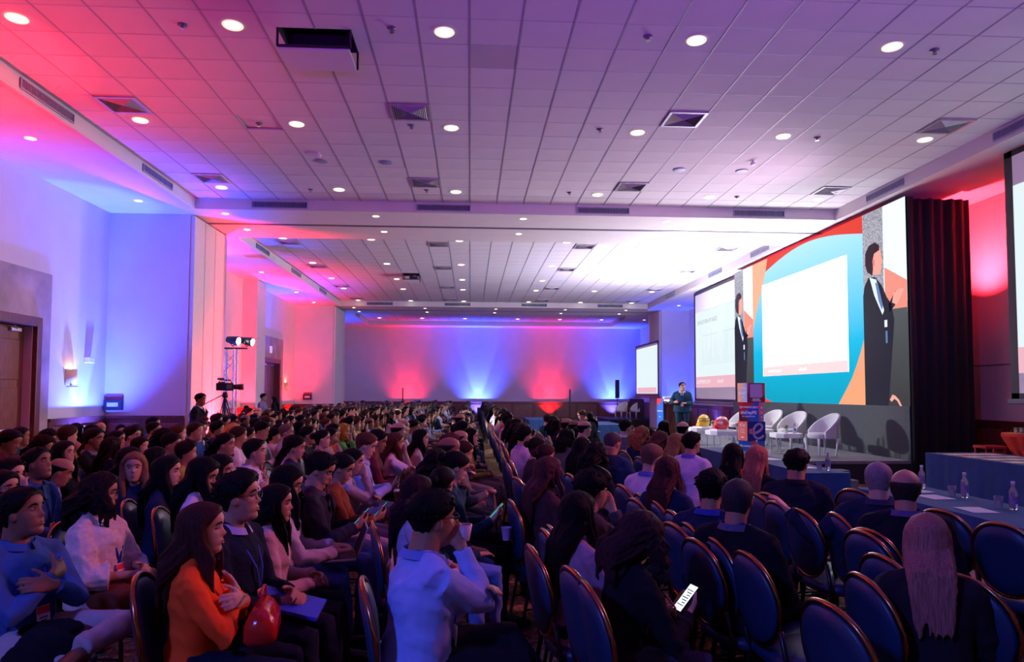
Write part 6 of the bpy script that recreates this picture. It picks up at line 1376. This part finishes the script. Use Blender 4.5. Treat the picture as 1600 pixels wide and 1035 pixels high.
# ------------------------------------------------------------------ things people hold or wear
def local_thing(px, py, y, name, label, cat):
    d = ray(px, py); P = Vector((0, 0, CZ))+d*y; return thing(name, label, cat, P)
M_scrn = glow('phone_screen', (.75, .9, 1), 1.6); M_teal = glow('phone_teal', (.05, .55, .6), .5)
def phone(owner, label, scr=M_scrn, tilt=-.9, dz=.05, text_=True):
    x0, y0 = owner; t0 = people[owner]; R = t0.rotation_euler.z; s_ = t0.scale[0]; lp = Vector((.395, .0, .765+dz)); w_ = Matrix.Rotation(R, 3, 'Z') @ (lp*s_)+t0.location
    t = thing('phone', label, 'phone', w_, R); o = bevel(MB().box(-.004, .004, -.036, .036, -.075, .075).build('case', M_black, t), .003); sc_o = MB().box(-.0052, -.0042, -.033, .033, -.071, .071).build('screen', scr, t)
    t.rotation_euler = (0, .75, R)
    if text_:
        m = MB()
        for k in range(7): m.box(-.0058, -.0053, -.025, .028-.012*(k % 3), .04-k*.014, .045-k*.014)
        tag(m.build('text_lines', M_grey, sc_o), kind='stuff')
    return t
phone((1000, 802), 'phone with bright white screen held by the woman in black coat'); phone((500, 707), 'phone with teal case held by the smiling man in dark jacket', M_teal, text_=False)
phone((534, 709), 'phone held by the woman in rust cardigan', M_teal, text_=False); phone((572, 676), 'black phone held by the man in light blue shirt', M_black, text_=False); phone((712, 706), 'phone with teal screen held by the woman in dark teal top', M_teal, text_=False); phone((1081, 674), 'black phone raised by the man in white shirt with glasses', M_black, text_=False)
def on_lap(owner, lp, name, label, cat, rz=0):
    t0 = people[owner]; R = t0.rotation_euler.z; w_ = Matrix.Rotation(R, 3, 'Z') @ (Vector(lp)*t0.scale[0])+t0.location; return thing(name, label, cat, w_, R+rz)
t = on_lap((449, 726), (.40, 0, .655), 'laptop', 'open silver laptop on the lap of the woman in pale grey jacket', 'laptop')
M_lap = mat('silver_shell', (.42, .38, .38), .35, metal=.5, var=.02); bevel(MB().box(-.11, .11, -.155, .155, 0, .014).build('base', M_lap, t), .004)
kb = MB()
for r_ in range(5):
    for c_ in range(12): kb.box(-.085+r_*.02, -.069+r_*.02, -.135+c_*.0225, -.1165+c_*.0225, .014, .0165)
tag(kb.build('keyboard', M_grey, t), kind='stuff'); MB().box(.03-.11, .07-.11, -.03, .03, .014, .0145).build('touchpad', M_grey, t)
o = bevel(MB().box(-.004, .004, -.155, .155, 0, .21).build('lid', M_lap, t), .003); o.location = (.11, 0, .012); o.rotation_euler = (0, .35, 0); MB().box(-.0055, -.0042, -.145, .145, .012, .2).build('display', M_black, o)
t = on_lap((318, 783), (.30, -.02, .70), 'handbag', 'glossy red handbag on the lap of the orange cardigan woman', 'bag'); M_rv = mat('red_patent', (.50, .015, .012), .12, var=.08, bump=.25, bscale=18)
mb = MB(); mb.rings([[(x_*k, y_*k2, z) for x_, y_ in ((.055, .15), (.07, .12), (.07, -.12), (.055, -.15), (-.055, -.15), (-.07, -.12), (-.07, .12), (-.055, .15))] for z, k, k2 in ((-.03, .8, .95), (-.015, 1.0, 1.02), (.05, .95, .97), (.10, .55, .84), (.118, .2, .78))]); mb.build('body', M_rv, t, True)
MB().tube([(0, -.11, .11), (0, -.08, .17), (0, 0, .19), (0, .08, .17), (0, .11, .11)], .006, 6).build('handle', M_rv, t)
t = on_lap((1000, 802), (.24, .02, .67), 'handbag', 'dark handbag with curved handles on the lap of the woman in black coat', 'bag'); M_dk = mat('dark_leather', (.03, .02, .04), .4)
mb = MB(); mb.rings([[(.07*k*math.cos(a), .16*k2*math.sin(a), z) for a in [2*PI*i/20 for i in range(20)]] for z, k, k2 in ((-.08, .9, .9), (-.05, 1.1, 1.05), (.0, .9, 1.0), (.03, .3, .9))]); mb.build('body', M_dk, t, True)
for a in (-.03, .03): MB().tube([(a, -.12, .02), (a*1.5, -.09, .12), (a*1.5, 0, .16), (a*1.5, .09, .12), (a, .12, .02)], .006, 6).build('handle', mat('pink_strap', (.35, .12, .14), .4), t)
def cup(owner, lp, label, col, lid=False, z=0):
    t = on_lap(owner, lp, 'paper_cup', label, 'cup'); MB().lathe([(.026, 0), (.038, .09), (.040, .093), (.036, .09), (.025, .004)], 18, cap=False).add([], []).build('cup', col, t, True)
    if lid: MB().lathe([(.041, .09), (.041, .1), (.034, .104), (.03, .112), (.005, .112)], 18).build('lid', M_white, t, True)
cup((572, 676), (.42, -.16, .64), 'brown paper coffee cup with white lid near the light blue shirt man', mat('kraft_cup', (.30, .10, .05), .7), True)
cup((676, 762), (.30, .06, .72), 'red paper cup in the lap of the bright blue shirt man', mat('red_cup', (.55, .03, .04), .5)); cup((712, 706), (.42, -.30, .66), 'lilac paper cup beside the teal top woman', mat('lilac_cup', (.42, .30, .55), .6))
t = on_lap((676, 762), (.205, -.02, 1.085), 'paper_cup', 'white paper cup held at the mouth of the bright blue shirt man', 'cup'); MB().lathe([(.022, -.03), (.034, .04), (.03, .04), (.02, -.026)], 16, cap=False).build('cup', mat('pink_cup', (.6, .35, .4), .5), t, True)
t = on_lap((374, 735), (.30, -.02, .66), 'folder', 'blue folder and bag on the lap of the dark sweater man', 'folder'); o = bevel(MB().box(-.16, .16, -.12, .12, -.01, .01).build('cover', mat('blue_folder', (.03, .05, .45), .5), t), .003); o.rotation_euler = (.1, .25, .2)
# dark jacket folded over the lap of the denim man, rucksack on the floor
def blob(name, m, parts_, vox=.014, wr=.012, seed=1):
    mb = MB()
    for c_, r_ in parts_: mb.ell(c_, r_)
    return fuse(mb, vox, name, m, 2, wr, seed=seed)
me = blob('cloth', M_cloth, [((0, .02, -.02), (.15, .12, .035)), ((.06, -.12, -.05), (.14, .05, .09)), ((0, -.17, -.14), (.12, .035, .13)), ((.1, -.15, -.2), (.07, .03, .12))])
t0 = people[36, 760]; w_ = Matrix.Rotation(t0.rotation_euler.z, 3, 'Z') @ Vector((.22, -.05, .66))+t0.location
o = tag(link('folded_jacket', me, None, w_, None, (.008, .008, .014)), 'black jacket bundled on the lap of the denim shirt man', 'jacket')
me = blob('backpack', M_cloth, [((0, 0, .17), (.13, .16, .17)), ((.1, 0, .12), (.07, .12, .11)), ((0, 0, .32), (.08, .1, .06))], seed=3)
t1 = people[318, 783].location; t = thing('backpack', 'dark blue backpack on the floor by the orange cardigan woman', 'backpack', (t1.x+.72, t1.y-.12, 0), .4)
link('body', me, t, None, None, (.014, .02, .05)); MB().tube([(0, -.04, .36), (0, -.03, .42), (0, .03, .42), (0, .04, .36)], .01, 6).build('handle', M_black, t); MB().tube([(.17, -.09, .15), (.19, 0, .17), (.17, .09, .15)], .004, 5).build('zip', M_metal, t)
MB().tube([(.18+.02*math.cos(a), .0+.02*math.sin(a)*0, .12+.02*math.sin(a)) for a in [2*PI*i/12 for i in range(12)]], .002, 5, closed=True).build('key_ring', M_metal, t)

# video camera on tripod with its cable
d = ray(352, 604); P = Vector((0, 0, CZ))+d*15.1; t = thing('video_camera', 'broadcast video camera on the tall tripod at left', 'video camera', (P.x, P.y, P.z)); t.rotation_euler = (0, 0, .35)
bevel(MB().box(-.18, .16, -.07, .07, -.09, .07).build('body', M_black, t), .015); MB().tube([(.16, 0, -.01), (.24, 0, -.01), (.26, 0, -.01), (.36, 0, -.01)], [.05, .055, .065, .07], 14).build('lens', M_black, t, True)
MB().tube([(-.12, 0, .07), (-.1, 0, .13), (.1, 0, .13), (.12, 0, .07)], .012, 6).build('handle', M_black, t); bevel(MB().box(-.14, 0, .07, .12, .03, .1).build('viewfinder', M_grey, t), .01); bevel(MB().box(.02, .12, -.1, -.07, -.06, .04).build('battery', M_grey, t), .01)
bevel(MB().box(-.16, -.02, -.03, .03, .13, .18).build('microphone', M_grey, t), .02)
t = thing('tripod', 'tall black tripod carrying the video camera at left', 'tripod', (P.x, P.y, 0)); zt = P.z-.1
MB().lathe([(.05, 0), (.06, .04), (.05, .1), (.03, .12)], 12, (0, 0, zt-.14)).build('head', M_black, t, True); MB().tube([(-.05, 0, zt-.08), (-.5, .1, zt-.3)], .012, 6).build('pan_handle', M_black, t); MB().tube([(0, 0, .55), (0, 0, zt-.1)], .022, 8).build('centre_column', M_black, t)
for i in range(3):
    a = .6+i*2*PI/3; ex = Vector((math.cos(a)*.48, math.sin(a)*.48, .01)); m = MB()
    for s_ in (-.02, .02): m.tube([(s_, 0, zt-.16), ex+Vector((s_, 0, 0))], .011, 6)
    mm = m.build('leg', M_black, t); MB().tube([(0, 0, .7), ex*.45+Vector((0, 0, .55))], .007, 5).build('spreader', M_black, t)
bpy.data.scenes.remove(TS_)
